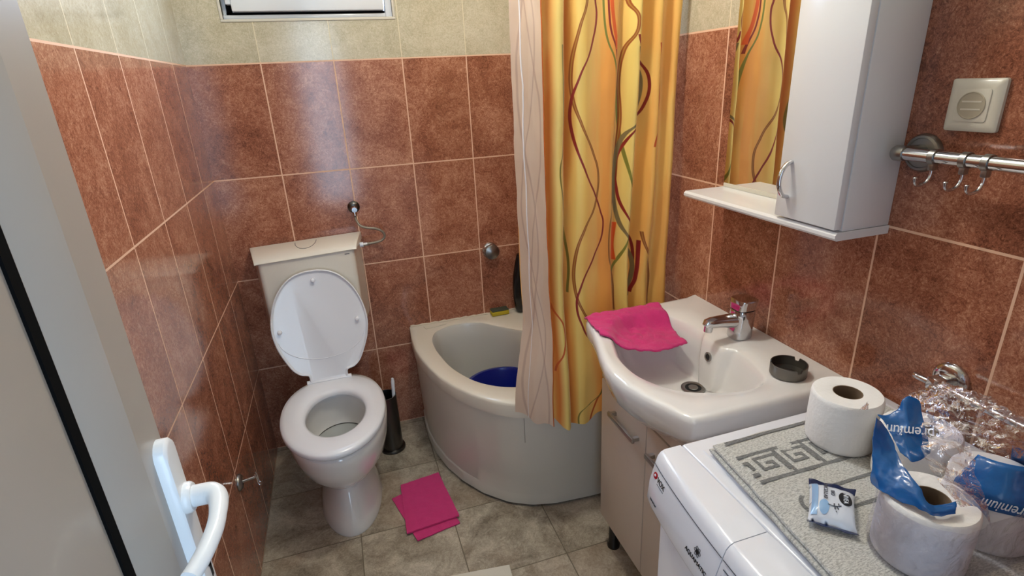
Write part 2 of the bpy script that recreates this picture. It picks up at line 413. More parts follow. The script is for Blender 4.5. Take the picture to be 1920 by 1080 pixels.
def tube(bm, pts, rad, n=12, cap=True, mi=0, flat=1.0):
    pts = [Vector(p) for p in pts]; R = rad if isinstance(rad, (list, tuple)) else [rad]*len(pts)
    rings = []; u = None
    for i, p in enumerate(pts):
        d = (pts[min(i+1, len(pts)-1)] - pts[max(i-1, 0)]).normalized()
        if u is None: u, v = frame_for(d)
        else:
            u = (u - d*u.dot(d)).normalized(); v = d.cross(u).normalized()
        rings.append([p + (u*math.cos(2*PI*k/n)*flat + v*math.sin(2*PI*k/n))*R[i] for k in range(n)])
    return loft(bm, rings, True, cap, cap, mi)

def catmull(P, m=8):
    P = [Vector(p) for p in P]; out = []
    for i in range(len(P)-1):
        p0 = P[max(i-1, 0)]; p1 = P[i]; p2 = P[i+1]; p3 = P[min(i+2, len(P)-1)]
        for k in range(m):
            t = k/m
            out.append(0.5*((2*p1) + (p2-p0)*t + (2*p0-5*p1+4*p2-p3)*t*t + (3*p1-p0-3*p2+p3)*t**3))
    out.append(P[-1]); return out

def grid(bm, fn, nu, nv, mi=0, uvfn=None, flip=False):
    V = [[bm.verts.new(fn(i/nu, j/nv)) for j in range(nv+1)] for i in range(nu+1)]
    lay = bm.loops.layers.uv.get('weave') or bm.loops.layers.uv.new('weave') if uvfn else None
    for i in range(nu):
        for j in range(nv):
            q = [(i, j), (i+1, j), (i+1, j+1), (i, j+1)]
            if flip: q.reverse()
            f = bm.faces.new([V[a][b] for a, b in q]); f.material_index = mi
            if uvfn:
                for lp, (a, b) in zip(f.loops, q): lp[lay].uv = uvfn(a/nu, b/nv)
    return V

def prism(bm, outline, f0, f1, mi=0):
    """closed outline list -> two rings placed by f0(p), f1(p)"""
    return loft(bm, [[f0(p) for p in outline], [f1(p) for p in outline]], True, True, True, mi)

def radial(poly, c, angs):
    """distance from c to a star shaped polygon at each angle"""
    out = []
    for a in angs:
        d = (math.cos(a), math.sin(a)); best = None
        for (x1, y1), (x2, y2) in zip(poly, poly[1:]+poly[:1]):
            ex, ey = x2-x1, y2-y1; den = d[0]*ey - d[1]*ex
            if abs(den) < 1e-12: continue
            t = ((x1-c[0])*ey - (y1-c[1])*ex)/den; s = ((x1-c[0])*d[1] - (y1-c[1])*d[0])/den
            if t > 0 and -1e-6 <= s <= 1+1e-6 and (best is None or t < best): best = t
        out.append(best if best else 0.01)
    return out
def smooth_closed(poly, m=6):
    n = len(poly); out = []
    for i in range(n):
        p0, p1, p2, p3 = (Vector((*poly[(i+k) % n], 0)) for k in (-1, 0, 1, 2))
        for k in range(m):
            t = k/m
            q = 0.5*((2*p1)+(p2-p0)*t+(2*p0-5*p1+4*p2-p3)*t*t+(3*p1-p0-3*p2+p3)*t**3)
            out.append((q.x, q.y))
    return out

def text_part(txt, name, mat, size, origin, xdir, ydir, parent, depth=0.0004, align='CENTER', shear=0.0, sx=1.0):
    cu = bpy.data.curves.new(name, 'FONT'); cu.body = txt; cu.size = size; cu.align_x = align; cu.align_y = 'CENTER'
    cu.extrude = depth; cu.shear = shear
    tmp = bpy.data.objects.new(name, cu); COL.objects.link(tmp)
    dg = bpy.context.evaluated_depsgraph_get(); dg.update()
    me = bpy.data.meshes.new_from_object(tmp.evaluated_get(dg))
    bpy.data.objects.remove(tmp); bpy.data.curves.remove(cu)
    X = Vector(xdir).normalized(); Y = Vector(ydir); Y = (Y - X*Y.dot(X)).normalized(); Z = X.cross(Y)
    o0 = Vector(origin) - ORIG[parent.name]
    for v in me.vertices:
        c = v.co; v.co = o0 + X*c.x*sx + Y*c.y + Z*c.z
    me.materials.clear(); me.materials.append(mat)
    o = bpy.data.objects.new(name, me); COL.objects.link(o); o.parent = parent; ORIG[o.name] = ORIG[parent.name]
    return o

def fbm(x, y, z=0.0, o=4):
    return noise.fractal(Vector((x, y, z)), 1.0, 2.0, o)

# ------------------------------------------------------------------ room shell
RW = 1.432; Y0 = -2.42; CH = 2.5
def shell(name, mat, *boxes):
    bm = BM()
    for b in boxes: box(bm, *b)
    return emit(bm, name, mat, smooth=False, kind='structure')
shell('floor', M_FLOOR, (-0.1, RW+0.1, Y0-0.12, 0.12, -0.1, 0.0))
shell('ceiling', M_CEIL, (-0.1, RW+0.1, Y0-0.12, 0.12, CH, CH+0.1))
shell('wall_left', M_LEFT, (-0.1, 0.0, Y0-0.12, 0.12, 0.0, CH))
shell('wall_right', M_RIGHT, (RW, RW+0.1, Y0-0.12, 0.12, 0.0, CH))
WX0, WX1, WZ0, WZ1 = 0.147, 0.720, 1.722, 2.26
shell('wall_back', M_BACK, (0.0, WX0, 0.0, 0.12, 0.0, CH), (WX1, RW, 0.0, 0.12, 0.0, CH), (WX0, WX1, 0.0, 0.12, 0.0, WZ0), (WX0, WX1, 0.0, 0.12, WZ1, CH))
shell('wall_front', M_FRONT, (0.0, 0.235, Y0-0.12, Y0, 0.0, CH), (0.99, RW, Y0-0.12, Y0, 0.0, CH), (0.235, 0.99, Y0-0.12, Y0, 2.05, CH))

# window: plaster reveal trim, outer frame, tilted sash with pane, hinge
bm = BM()
t_ = 0.009
box(bm, WX0-t_, WX1+t_, -0.004, 0.02, WZ0-t_, WZ0, 0.002)
box(bm, WX0-t_, WX0, -0.004, 0.02, WZ0, WZ1, 0.002); box(bm, WX1, WX1+t_, -0.004, 0.02, WZ0, WZ1, 0.002)
emit(bm, 'trim_1', M_TAN, kind='structure')
win = thing('window_1', 'small white plastic window high on the back wall', 'window', (0.43, 0.05, WZ0), kind='structure')
bm = BM()
box(bm, WX0, WX1, 0.012, 0.075, WZ0, WZ0+0.014, 0.002); box(bm, WX0, WX1, 0.012, 0.075, WZ1-0.03, WZ1, 0.002)
box(bm, WX0, WX0+0.012, 0.03, 0.075, WZ0, WZ1, 0.002); box(bm, WX1-0.024, WX1, 0.006, 0.075, WZ0, WZ1, 0.002)
emit(bm, 'window_frame', M_PVC, win)
bm = BM()
box(bm, WX0+0.014, WX0+0.030, 0.020, 0.05, WZ0+0.016, WZ1-0.03, 0.001); box(bm, WX0+0.012, WX1-0.026, 0.02, 0.05, WZ0+0.0145, WZ0+0.0225)
emit(bm, 'window_gasket', M_GASKET, win)
bm = BM(); sx0, sx1, sz0, sz1 = WX0+0.034, WX1-0.030, WZ0+0.022, WZ1-0.035
box(bm, sx0, sx1, -0.012, 0.05, sz0, sz0+0.085, 0.004); box(bm, sx0, sx1, -0.012, 0.05, sz1-0.06, sz1, 0.004)
box(bm, sx0, sx0+0.06, -0.012, 0.05, sz0+0.085, sz1-0.06, 0.003); box(bm, sx1-0.06, sx1, -0.012, 0.05, sz0+0.085, sz1-0.06, 0.003)
sash = emit(bm, 'sash', M_PVC, win)
bm = BM(); box(bm, sx0+0.058, sx1-0.058, 0.018, 0.024, sz0+0.083, sz1-0.058); emit(bm, 'pane', M_PANE, sash)
bm = BM(); box(bm, WX0+0.016, WX0+0.036, -0.004, 0.03, WZ0+0.045, WZ0+0.20, 0.003); emit(bm, 'hinge', M_PVC, win)

# door standing open along the left wall
DX = 0.224
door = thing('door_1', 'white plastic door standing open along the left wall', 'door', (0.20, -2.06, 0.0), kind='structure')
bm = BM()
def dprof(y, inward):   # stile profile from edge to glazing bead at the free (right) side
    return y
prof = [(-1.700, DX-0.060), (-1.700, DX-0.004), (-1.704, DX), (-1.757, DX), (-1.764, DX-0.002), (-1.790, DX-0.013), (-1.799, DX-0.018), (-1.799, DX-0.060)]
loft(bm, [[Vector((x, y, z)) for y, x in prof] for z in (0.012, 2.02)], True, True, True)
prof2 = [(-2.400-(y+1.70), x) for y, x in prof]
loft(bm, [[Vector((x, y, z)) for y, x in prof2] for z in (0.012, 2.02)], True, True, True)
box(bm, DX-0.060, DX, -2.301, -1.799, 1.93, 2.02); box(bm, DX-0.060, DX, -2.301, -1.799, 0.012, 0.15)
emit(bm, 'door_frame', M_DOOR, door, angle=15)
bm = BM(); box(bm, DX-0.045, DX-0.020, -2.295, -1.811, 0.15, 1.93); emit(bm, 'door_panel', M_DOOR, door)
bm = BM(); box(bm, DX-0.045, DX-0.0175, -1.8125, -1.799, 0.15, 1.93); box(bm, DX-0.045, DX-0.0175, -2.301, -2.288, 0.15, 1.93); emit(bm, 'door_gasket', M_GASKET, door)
# long narrow handle plate with rounded ends
def stadium(y0, y1, z0, z1, n=10):
    r = (y1-y0)/2; c = (y0+y1)/2
    return [(c+r*math.cos(a), z1-r+r*math.sin(a)) for a in [PI*i/n for i in range(n+1)]] + [(c+r*math.cos(a), z0+r+r*math.sin(a)) for a in [PI+PI*i/n for i in range(n+1)]]
bm = BM()
o_ = stadium(-1.737, -1.705, 0.925, 1.160)
cy = -1.721; cz = 1.0425
rings = [[Vector((DX+dx, cy+(y-cy)*s, cz+(z-cz)*(1-(1-s)*0.2))) for y, z in o_] for dx, s in ((0.0, 1), (0.009, 1), (0.0115, 0.9), (0.012, 0.75))]
loft(bm, rings, True, True, True)
plate = emit(bm, 'handle_plate', M_PVC_HANDLE, door)
bm = BM(); lathe(bm, [(0.0055, 0), (0.0055, 0.0006)], (DX+0.0121, -1.716, 0.992), (1, 0, 0), 16); box(bm, DX+0.0120, DX+0.0127, -1.7185, -1.7135, 0.972, 0.991)
emit(bm, 'keyhole', M_DARK, plate)
bm = BM()
P = catmull([(DX+0.010, -1.721, 1.086), (DX+0.024, -1.721, 1.086), (DX+0.036, -1.7225, 1.086), (DX+0.0435, -1.731, 1.085), (DX+0.0465, -1.748, 1.083), (DX+0.046, -1.772, 1.079), (DX+0.040, -1.800, 1.075), (DX+0.032, -1.822, 1.072)], 6)
tube(bm, P, [0.0115]*12 + [0.0115-0.003*min(1, (i-12)/14) for i in range(12, len(P))], 16)
emit(bm, 'door_handle', M_PVC_HANDLE, door)
bm = BM()
lathe(bm, [(0.0165, 0), (0.0165, 0.005), (0.0145, 0.008)], (DX+0.011, -1.721, 1.086), (1, 0, 0), 24); emit(bm, 'handle_collar', M_PVC_HANDLE, door)

# ------------------------------------------------------------------ toilet
tl = thing('toilet', 'white toilet with raised lid and wall cistern in left corner', 'toilet', (0.30, -0.40, 0.0))
def egg(cx, hw, yf, yb, z, n=64, k=2.3, split=0.47):
    """front half rounder, back half squarer"""
    ym = yb + (yf-yb)*split; out = []
    for i in range(n):
        a = 2*PI*i/n; c, s = math.cos(a), math.sin(a)
        kk = 2.0 if s < 0 else k
        x = math.copysign(abs(c)**(2/kk), c)*hw; y = math.copysign(abs(s)**(2/kk), s)
        out.append(Vector((cx+x, ym + (y*(ym-yf) if s < 0 else y*(yb-ym)), z)))
    return out
bm = BM(); TX = 0.300
rows = [(0.0, .113, -.652, -.21), (0.012, .115, -.656, -.21), (0.05, .103, -.645, -.20), (0.10, .086, -.622, -.20), (0.145, .074, -.598, -.20),
        (0.172, .069, -.585, -.20), (0.180, .074, -.590, -.198), (0.190, .096, -.618, -.19), (0.220, .133, -.664, -.185), (0.265, .160, -.704, -.18),
        (0.32, .172, -.732, -.175), (0.365, .176, -.747, -.175), (0.388, .177, -.750, -.175), (0.398, .173, -.746, -.179), (0.401, .163, -.735, -.19)]
rings = [egg(TX+0.005, hw, yf, yb, z) for z, hw, yf, yb in rows]
inner = [(0.401, .128, -.690, -.335), (0.394, .120, -.682, -.340), (0.375, .119, -.680, -.34), (0.345, .124, -.684, -.335), (0.30, .116, -.672, -.34), (0.268, .104, -.655, -.35), (0.258, .085, -.62, -.37), (0.250, .060, -.56, -.39), (0.215, .045, -.52, -.41), (0.18, .03, -.49, -.43)]
rings += [egg(TX+0.006, hw, yf, yb, z, k=2.0, split=0.5) for z, hw, yf, yb in inner]
loft(bm, rings, True, True, True)
emit(bm, 'bowl', M_CER, tl, angle=60)
bm = BM()
loft(bm, [egg(TX+0.006, .1075*k_, -.505-.150*k_, -.505+.155*k_, z, k=2, split=.5) for k_, z in ((1, .2745), (.6, .2747), (.1, .2748))], True, False, True)
emit(bm, 'water', simple('still_water', srgb(172, 176, 174), 0.03, coat=1.0), tl)
bm = BM(); rg = egg(TX+0.006, .108, -.6555, -.349, .2755, k=2, split=.5); tube(bm, rg + [rg[0]], 0.0017, 6); emit(bm, 'shelf_edge_line', simple('dark_edge_line', srgb(70, 68, 64), 0.5), tl)  # dark ring drawn as the dark line of the bowl's shelf edge
# seat ring, slightly domed, with hinge cut-outs left by the lid's tongue
bm = BM()
prof = [(0.10, .4085), (0.02, .410), (0.0, .414), (0.0, .424), (0.04, .4295), (0.2, .4335), (0.55, .4355), (0.85, .4325), (0.97, .427), (1.0, .419), (1.0, .411)]
O = egg(TX, .179, -.762, -.243, 0, 72, 2.25, .46); I = egg(TX+0.006, .101, -.655, -.365, 0, 72, 2.0, .5)
rings = [[Vector((o.x+(i.x-o.x)*t, o.y+(i.y-o.y)*t, z)) for o, i in zip(O, I)] for t, z in prof] 
rings.append(rings[0]); 
R_ = loft(bm, rings[:-1], True); 
for i in range(72):
    j = (i+1) % 72; bm.faces.new([R_[-1][i], R_[-1][j], R_[0][j], R_[0][i]])
emit(bm, 'seat', M_SEAT, tl, angle=55)
# raised lid: outline in its own plane (a across, b up), leaning on the cistern
LO = Vector((0.290, -0.278, 0.432)); LT = Vector((0.0, 0.098, 0.424)).normalized(); LN = Vector((0, -LT.z, LT.y))
half = [(0.070, 0.0), (0.071, 0.028), (0.080, 0.034), (0.100, 0.040), (0.124, 0.062), (0.146, 0.104), (0.164, 0.150), (0.173, 0.195), (0.1745, 0.225), (0.170, 0.265), (0.156, 0.315), (0.133, 0.360), (0.100, 0.398), (0.062, 0.421), (0.022, 0.4305)]
sm = catmull([(a, b, 0) for a, b in half], 4)
outl = [(p.x, p.y) for p in sm]; outl = outl + [(-x, y) for x, y in reversed(outl)]
def lp(a, b, h): return LO + Vector((1, 0, 0))*a + LT*b + LN*h
def shrink(pts, d):
    n = len(pts); out = []
    for i in range(n):
        (x0, y0), (x1, y1) = pts[i-1], pts[(i+1) % n]
        tx, ty = x1-x0, y1-y0; L = math.hypot(tx, ty) or 1
        out.append((pts[i][0]-ty/L*d, pts[i][1]+tx/L*d))
    return out
bm = BM()
lays = [(0.0, -0.010), (0.0, -0.004), (-0.0, 0.007), (0.003, 0.009), (0.006, 0.007), (0.008, 0.0015), (0.014, 0.0)]
rings = [[lp(a, b, h) for a, b in shrink(outl, d)] for d, h in lays]
loft(bm, rings, True, True, True)
lid = emit(bm, 'lid', M_SEAT, tl, angle=50)
for (a, b) in ((0.0, 0.392), (0.136, 0.222), (-0.146, 0.215)):
    bm = BM(); lathe(bm, [(0.0085, -0.001), (0.008, 0.012), (0.006, 0.014), (0.002, 0.0145)], lp(a, b, 0.0), LN, 18); emit(bm, 'bumper', M_SEAT, lid)
bm = BM(); P = [lp(0.158*math.cos(t), 0.185-0.096*math.sin(t)-0.0, 0.0) for t in [0.12+(PI-0.24)*i/30 for i in range(31)]]; tube(bm, P, 0.0018, 6); emit(bm, 'moulded_ridge', M_SEAT, lid)
for x in (0.217, 0.363):
    bm = BM(); tube(bm, [(x-0.009, -0.278, 0.436), (x+0.009, -0.278, 0.436)], 0.0085, 16); lathe(bm, [(0.011, 0), (0.010, 0.012)], (x, -0.27, 0.405), (0, 0, 1), 16)
    emit(bm, 'hinge', M_SEAT, tl)
# cistern
cs = lambda x: 0.033*(x-0.28)
bm = BM()
def tank_ring(z, grow=0.0):
    back, front = 0.203, 0.176
    pts = []
    def corner(cx_, cy_, r, a0, a1, m=6):
        return [(cx_+r*math.cos(a0+(a1-a0)*k/m), cy_+r*math.sin(a0+(a1-a0)*k/m)) for k in range(m+1)]
    r = 0.02
    yb, yf = -0.010, -0.158
    P_ = [(-back, yb), (-front, yf), (front, yf), (back, yb)]
    out = []
    for (x, y), (a0) in zip(P_, (PI/2, PI, 1.5*PI, 0)):
        px = x + (r if x < 0 else -r)
        if y == yb: out.append((x, y))
        else: out += [(px+(r)*math.cos(a0+PI/2*k/6)*1.0, y+r+r*math.sin(a0+PI/2*k/6)) for k in range(7)]
    return [Vector((0.281+x*(1+grow), y*(1+grow*0.3), z+cs(0.281+x))) for x, y in out]
loft(bm, [tank_ring(z, g_) for z, g_ in ((0.572, -0.06), (0.578, -0.02), (0.60, -0.005), (0.80, 0.0), (0.897, 0.0))], True, True, True)
cist = emit(bm, 'cistern', M_TANK, tl)
bm = BM()
prof = [(-0.006, 0.898), (-0.006, 0.928), (-0.05, 0.9275), (-0.09, 0.9255), (-0.125, 0.921), (-0.150, 0.914), (-0.163, 0.906), (-0.166, 0.901), (-0.164, 0.898)]
xs = [-0.212, -0.2115, -0.209, -0.20, 0.20, 0.209, 0.2115, 0.212]
rings = []
for i, x in enumerate(xs):
    e = abs(x); sh = 0.0 if e <= 0.2001 else (0.0008 if e < 0.2095 else 0.002 if e < 0.2119 else 0.004)
    rings.append([Vector((0.281 + x*(1-0.135*max(0, (-y-0.006)/0.16)), y, (z-sh if z > 0.899 else z)+cs(0.281+x))) for y, z in prof])
loft(bm, rings, True, True, True)
clid = emit(bm, 'cistern_lid', M_TANK, cist)
def lidz(y):
    for (y0_, z0_), (y1_, z1_) in zip(prof[1:], prof[2:]):
        if y1_ <= y <= y0_: return z0_+(z1_-z0_)*(y-y0_)/(y1_-y0_)
    return 0.92
bm = BM(); u_ = [(-0.040, -0.035), (-0.036, -0.075), (-0.022, -0.108), (0, -0.120), (0.022, -0.108), (0.036, -0.075), (0.040, -0.035)]
P = catmull([(0.279+a, b, 0) for a, b in u_], 5)
tube(bm, [(p.x, p.y, lidz(p.y)+cs(p.x)+0.0003) for p in P], 0.0011, 6); emit(bm, 'flush_button_outline', M_WMDARK, cist)
bm = BM(); box(bm, 0.418, 0.436, -0.1592, -0.1580, 0.889, 0.8915); emit(bm, 'emblem', M_WMDARK, cist)
bm = BM(); tube(bm, [(0.281, -0.085, 0.585), (0.281, -0.085, 0.47), (0.283, -0.11, 0.39), (0.285, -0.19, 0.36)], 0.022, 16); emit(bm, 'flush_pipe', M_TANK, tl)
bm = BM(); tube(bm, [(0.480, -0.06, 0.893), (0.494, -0.06, 0.893)], 0.010, 12); emit(bm, 'inlet_nut', M_SEAT, cist)

# stop valve and hose above the cistern
sv = thing('stop_valve', 'small chrome angle valve on back wall above cistern corner', 'valve', (0.478, 0.0, 1.03))
bm = BM(); lathe(bm, [(0.024, 0.0), (0.024, 0.003), (0.018, 0.010), (0.012, 0.013)], (0.480, -0.0005, 1.036), (0, -1, 0), 28); emit(bm, 'rosette', M_DARKSTEEL, sv)
bm = BM(); tube(bm, [(0.480, -0.008, 1.036), (0.480, -0.050, 1.036)], [0.0085, 0.0085], 14); tube(bm, [(0.480, -0.036, 1.040), (0.480, -0.040, 1.008)], 0.0085, 14)
emit(bm, 'valve_body', M_CHROME, sv)
bm = BM(); tube(bm, [(0.480, -0.049, 1.036), (0.480, -0.066, 1.036)], [0.012, 0.0105], 10); emit(bm, 'valve_knob', M_CHROME, sv)
bm = BM()
P = catmull([(0.480, -0.041, 1.006), (0.482, -0.042, 0.990), (0.494, -0.052, 0.968), (0.520, -0.060, 0.958), (0.552, -0.062, 0.951), (0.576, -0.060, 0.936), (0.582, -0.058, 0.915), (0.566, -0.058, 0.899), (0.538, -0.060, 0.8945), (0.508, -0.060, 0.893)], 6)
hs = emit((tube(bm, P, 0.0052, 10), bm)[1], 'braided_hose', M_BRAID, loc=(0.53, -0.05, 0.89), label='braided metal hose looping from wall valve to cistern side', cat='hose')
bm = BM(); tube(bm, [(0.4945, -0.060, 0.893), (0.510, -0.060, 0.893)], 0.0075, 6); emit(bm, 'hose_nut', M_CHROME, hs)

# toilet brush in steel holder
bh = thing('brush_holder', 'dark steel cylinder brush holder on floor beside toilet', 'brush holder', (0.490, -0.186, 0.0))
bm = BM(); lathe(bm, [(0.054, 0.0), (0.055, 0.006), (0.053, 0.011), (0.046, 0.0135)], (0.490, -0.186, 0.0), n=48); emit(bm, 'base', M_DARKSTEEL, bh)
bm = BM(); lathe(bm, [(0.0445, 0.0125), (0.0435, 0.262), (0.0445, 0.266), (0.042, 0.267), (0.0405, 0.262), (0.0405, 0.02)], (0.490, -0.186, 0.0), n=48, cap0=False); emit(bm, 'cup', M_DARKSTEEL, bh)
tb = thing('toilet_brush', 'white toilet brush standing in the dark steel holder', 'brush', (0.50, -0.186, 0.03))
bm = BM(); tube(bm, [(0.505, -0.186, 0.09), (0.520, -0.188, 0.20), (0.527, -0.190, 0.325), (0.5275, -0.190, 0.340)], [0.0065, 0.0068, 0.0075, 0.005], 14); emit(bm, 'handle', M_SEAT, tb)
bm = BM(); lathe(bm, [(0.012, 0.0), (0.030, 0.01), (0.032, 0.05), (0.014, 0.075)], (0.498, -0.186, 0.028), n=24); emit(bm, 'bristles', M_SEAT, tb)

# ------------------------------------------------------------------ bathtub
tub = thing('bathtub', 'cream corner bathtub with curved apron in the right back corner', 'bathtub', (1.03, -0.40, 0.0))
TC = (1.06, -0.38)
outer = [(0.640, -0.004), (0.632, -0.10), (0.630, -0.22), (0.640, -0.31), (0.657, -0.40), (0.682, -0.49), (0.715, -0.570), (0.760, -0.648), (0.825, -0.728), (0.890, -0.776), (0.960, -0.803), (1.05, -0.818), (1.16, -0.824), (1.30, -0.824), (1.430, -0.824), (1.430, -0.004)]
bott = [(0.664, -0.006), (0.656, -0.10), (0.655, -0.20), (0.667, -0.31), (0.694, -0.42), (0.735, -0.52), (0.790, -0.612), (0.866, -0.692), (0.94, -0.735), (1.02, -0.758), (1.16, -0.770), (1.30, -0.772), (1.428, -0.772), (1.428, -0.006)]
innr = [(0.745, -0.098), (0.716, -0.17), (0.712, -0.25), (0.722, -0.34), (0.744, -0.448), (0.795, -0.562), (0.858, -0.630), (0.930, -0.668), (1.03, -0.694), (1.15, -0.703), (1.27, -0.700), (1.345, -0.675), (1.370, -0.61), (1.352, -0.50), (1.28, -0.405), (1.17, -0.300), (1.074, -0.222), (0.995, -0.138), (0.950, -0.085), (0.885, -0.060), (0.81, -0.062)]
innr = smooth_closed(innr, 3)
angs = sorted(set([2*PI*i/140 for i in range(140)] + [math.atan2(y-TC[1], x-TC[0]) % (2*PI) for x, y in (outer[0], outer[-1], outer[-2])]))
ro = radial(outer, TC, angs); ri = radial(innr, TC, angs); rb = radial(bott, TC, angs)
def ring2(f, z): return [Vector((TC[0]+math.cos(a)*f(i), TC[1]+math.sin(a)*f(i), z)) for i, a in enumerate(angs)]
bm = BM()
wall_side = [(-math.sin(0) + TC[0]+math.cos(a)*ro[i]) > 1.425 or TC[1]+math.sin(a)*ro[i] > -0.008 for i, a in enumerate(angs)]
ins = lambda d: (lambda i: ro[i] - (0 if wall_side[i] else d))
rings = [ring2(ins(0.012), 0.418), ring2(ins(0.002), 0.420), ring2(ins(0.0), 0.428), ring2(ins(0.0), 0.464), ring2(ins(0.0015), 0.4705), ring2(ins(0.005), 0.4742), ring2(lambda i: ro[i]-0.3*(ro[i]-ri[i])-0.004, 0.4755),
         ring2(lambda i: ri[i]+0.007, 0.4750), ring2(lambda i: ri[i]+0.003, 0.4735), ring2(lambda i: ri[i]+0.002, 0.470)]
loft(bm, rings, True)
rim = emit(bm, 'rim', M_TUB, tub, angle=50)
bm = BM()
rings = [ring2(lambda i: ri[i]+0.002, 0.470), ring2(lambda i: ri[i]-0.004, 0.460), ring2(lambda i: ri[i]*0.97, 0.40), ring2(lambda i: ri[i]*0.93, 0.28), ring2(lambda i: ri[i]*0.88, 0.16), ring2(lambda i: ri[i]*0.80, 0.125), ring2(lambda i: ri[i]*0.5, 0.118), ring2(lambda i: 0.01, 0.116)]
loft(bm, rings, True, False, True); emit(bm, 'tub_basin', M_TUBIN, tub, angle=60)
bm = BM()
def skirt(t): return lambda i: (rb[i] + (ro[i]-0.012-rb[i])*t)
SK = [(0.0, 0.012), (0.0, 0.055), (0.16, 0.060), (0.42, 0.14), (0.66, 0.22), (0.85, 0.31), (0.95, 0.37), (1.0, 0.42)]
arc = [i for i in range(len(angs)) if not wall_side[i]]
k0 = next(k for k in range(len(arc)-1) if arc[k+1]-arc[k] > 1) if any(arc[k+1]-arc[k] > 1 for k in range(len(arc)-1)) else -1
if k0 >= 0: arc = arc[k0+1:] + arc[:k0+1]
rings = []
for t, z in SK:
    f = skirt(t if t > 0 else 0.0); off = 0.008 if z < 0.058 and t == 0 else 0
    rings.append([Vector((TC[0]+math.cos(angs[i])*(f(i)+off), TC[1]+math.sin(angs[i])*(f(i)+off), z)) for i in arc])
loft(bm, rings, False); emit(bm, 'apron', M_SKIRT, tub, angle=35)
# vertical joint in the apron and a dab of sealant
bm = BM(); P = []
a_ = math.atan2(-0.79-TC[1], 0.905-TC[0]) % (2*PI); ib = min(range(len(angs)), key=lambda i: abs(angs[i]-a_))
for t, z in SK[5:]:
    f = skirt(t); P.append((TC[0]+math.cos(angs[ib])*(f(ib)+0.0005), TC[1]+math.sin(angs[ib])*(f(ib)+0.0005), z))
tube(bm, P, 0.0012, 6); emit(bm, 'apron_joint', simple('joint_line', srgb(150, 144, 132), 0.6), tub)
bm = BM()
for k in range(30):
    t = k/29; x = 0.645+0.76*t
    lathe(bm, [(0.001, -0.004), (0.005, -0.001), (0.005, 0.002), (0.001, 0.004)], (x, -0.004, 0.477), (1, 0, 0), 8)
P = [(0.645+0.76*k/60, -0.004, 0.477+0.0015*math.sin(k*1.7)) for k in range(61)]
bm.free(); bm = BM(); tube(bm, P, [0.0045+0.0012*math.sin(k*2.3) for k in range(61)], 8); emit(bm, 'sealant', simple('old_sealant', srgb(206, 192, 174), 0.6), tub)
bm = BM()
b_ = [(0.700, -0.030), (0.800, -0.022), (0.798, -0.040), (0.706, -0.058)]
loft(bm, [[Vector((x, y, 0.4752)) for x, y in b_], [Vector((x, y, 0.4775)) for x, y in shrink(b_, 0.003)]], True, False, True); emit(bm, 'soap_ledge', M_TUB, tub)

# blue plastic bowl inside the tub
bm = BM()
lathe(bm, [(0.10, 0.0), (0.115, 0.004), (0.156, 0.15), (0.158, 0.158), (0.170, 0.159), (0.172, 0.164), (0.168, 0.167), (0.156, 0.167), (0.150, 0.156), (0.108, 0.012), (0.02, 0.009)], (0.962, -0.355, 0.1265), n=64)
emit(bm, 'plastic_basin', M_BLUE, loc=(0.962, -0.355, 0.1265), label='round deep blue plastic basin standing inside the bathtub', cat='basin', angle=50)

# sponge and shampoo bottle on the tub ledge
sp = thing('sponge', 'yellow dish sponge with dark scouring side on tub ledge', 'sponge', (1.052, -0.030, 0.476))
def rot_box(bm, c, sx, sy, z0, z1, ang, bev):
    fs = box(bm, -sx/2, sx/2, -sy/2, sy/2, z0, z1, bev, 3)
    bmesh.ops.transform(bm, matrix=Matrix.Translation((c[0], c[1], 0)) @ Matrix.Rotation(ang, 4, 'Z'), verts=bm.verts)
bm = BM(); rot_box(bm, (1.053, -0.030), 0.082, 0.042, 0.4765, 0.496, 0.02, 0.004); emit(bm, 'foam', M_SPONGE, sp)
bm = BM(); rot_box(bm, (1.053, -0.029), 0.080, 0.040, 0.4955, 0.503, 0.02, 0.003); emit(bm, 'scouring_layer', M_SCOUR, sp)
bt = thing('shampoo_bottle', 'tall black oval shampoo bottle on tub ledge beside curtain', 'bottle', (1.172, -0.045, 0.476))
bm = BM()
def ell(cx_, cy_, a, b, z, n=36, k=2.4, dx=0): return [Vector((cx_+dx+math.copysign(abs(math.cos(t))**(2/k), math.cos(t))*a, cy_+math.copysign(abs(math.sin(t))**(2/k), math.sin(t))*b, z)) for t in [2*PI*i/n for i in range(n)]]
loft(bm, [ell(1.168, -0.042, a, b, z) for z, a, b in ((0.476, .030, .016), (0.480, .036, .020), (0.50, .042, .023), (0.55, .048, .025), (0.61, .0485, .025), (0.66, .044, .023), (0.70, .036, .020), (0.735, .028, .017))], True, True, True)
emit(bm, 'bottle_body', M_BLACK, bt)
bm = BM(); loft(bm, [ell(1.168, -0.042, a, b, z) for z, a, b in ((0.7355, .0275, .0165), (0.752, .024, .015), (0.756, .022, .0135))], True, True, True); emit(bm, 'cap', M_BLACK, bt)
bm = BM(); grid(bm, lambda u, v: Vector((1.150+0.05*u, -0.0425-0.0253*(1-(abs(-0.025+0.05*u)/0.0485)**2.4)**(1/2.4)-0.0006, 0.585+0.05*v)), 10, 4); lb = emit(bm, 'label', simple('grey_label', srgb(84, 84, 88), 0.4), bt)
text_part('MEN', 'label_text', M_WHITEPRINT, 0.014, (1.165, -0.0672, 0.565), (1, 0, 0), (0, 0, 1), bt)
text_part('SHOWER', 'label_text', M_WHITEPRINT, 0.0095, (1.170, -0.0670, 0.548), (1, 0, 0), (0, 0, 1), bt)
bm = BM(); box(bm, 1.166, 1.180, -0.0695, -0.0688, 0.612, 0.632); emit(bm, 'label_patch', M_WHITEPRINT, lb)

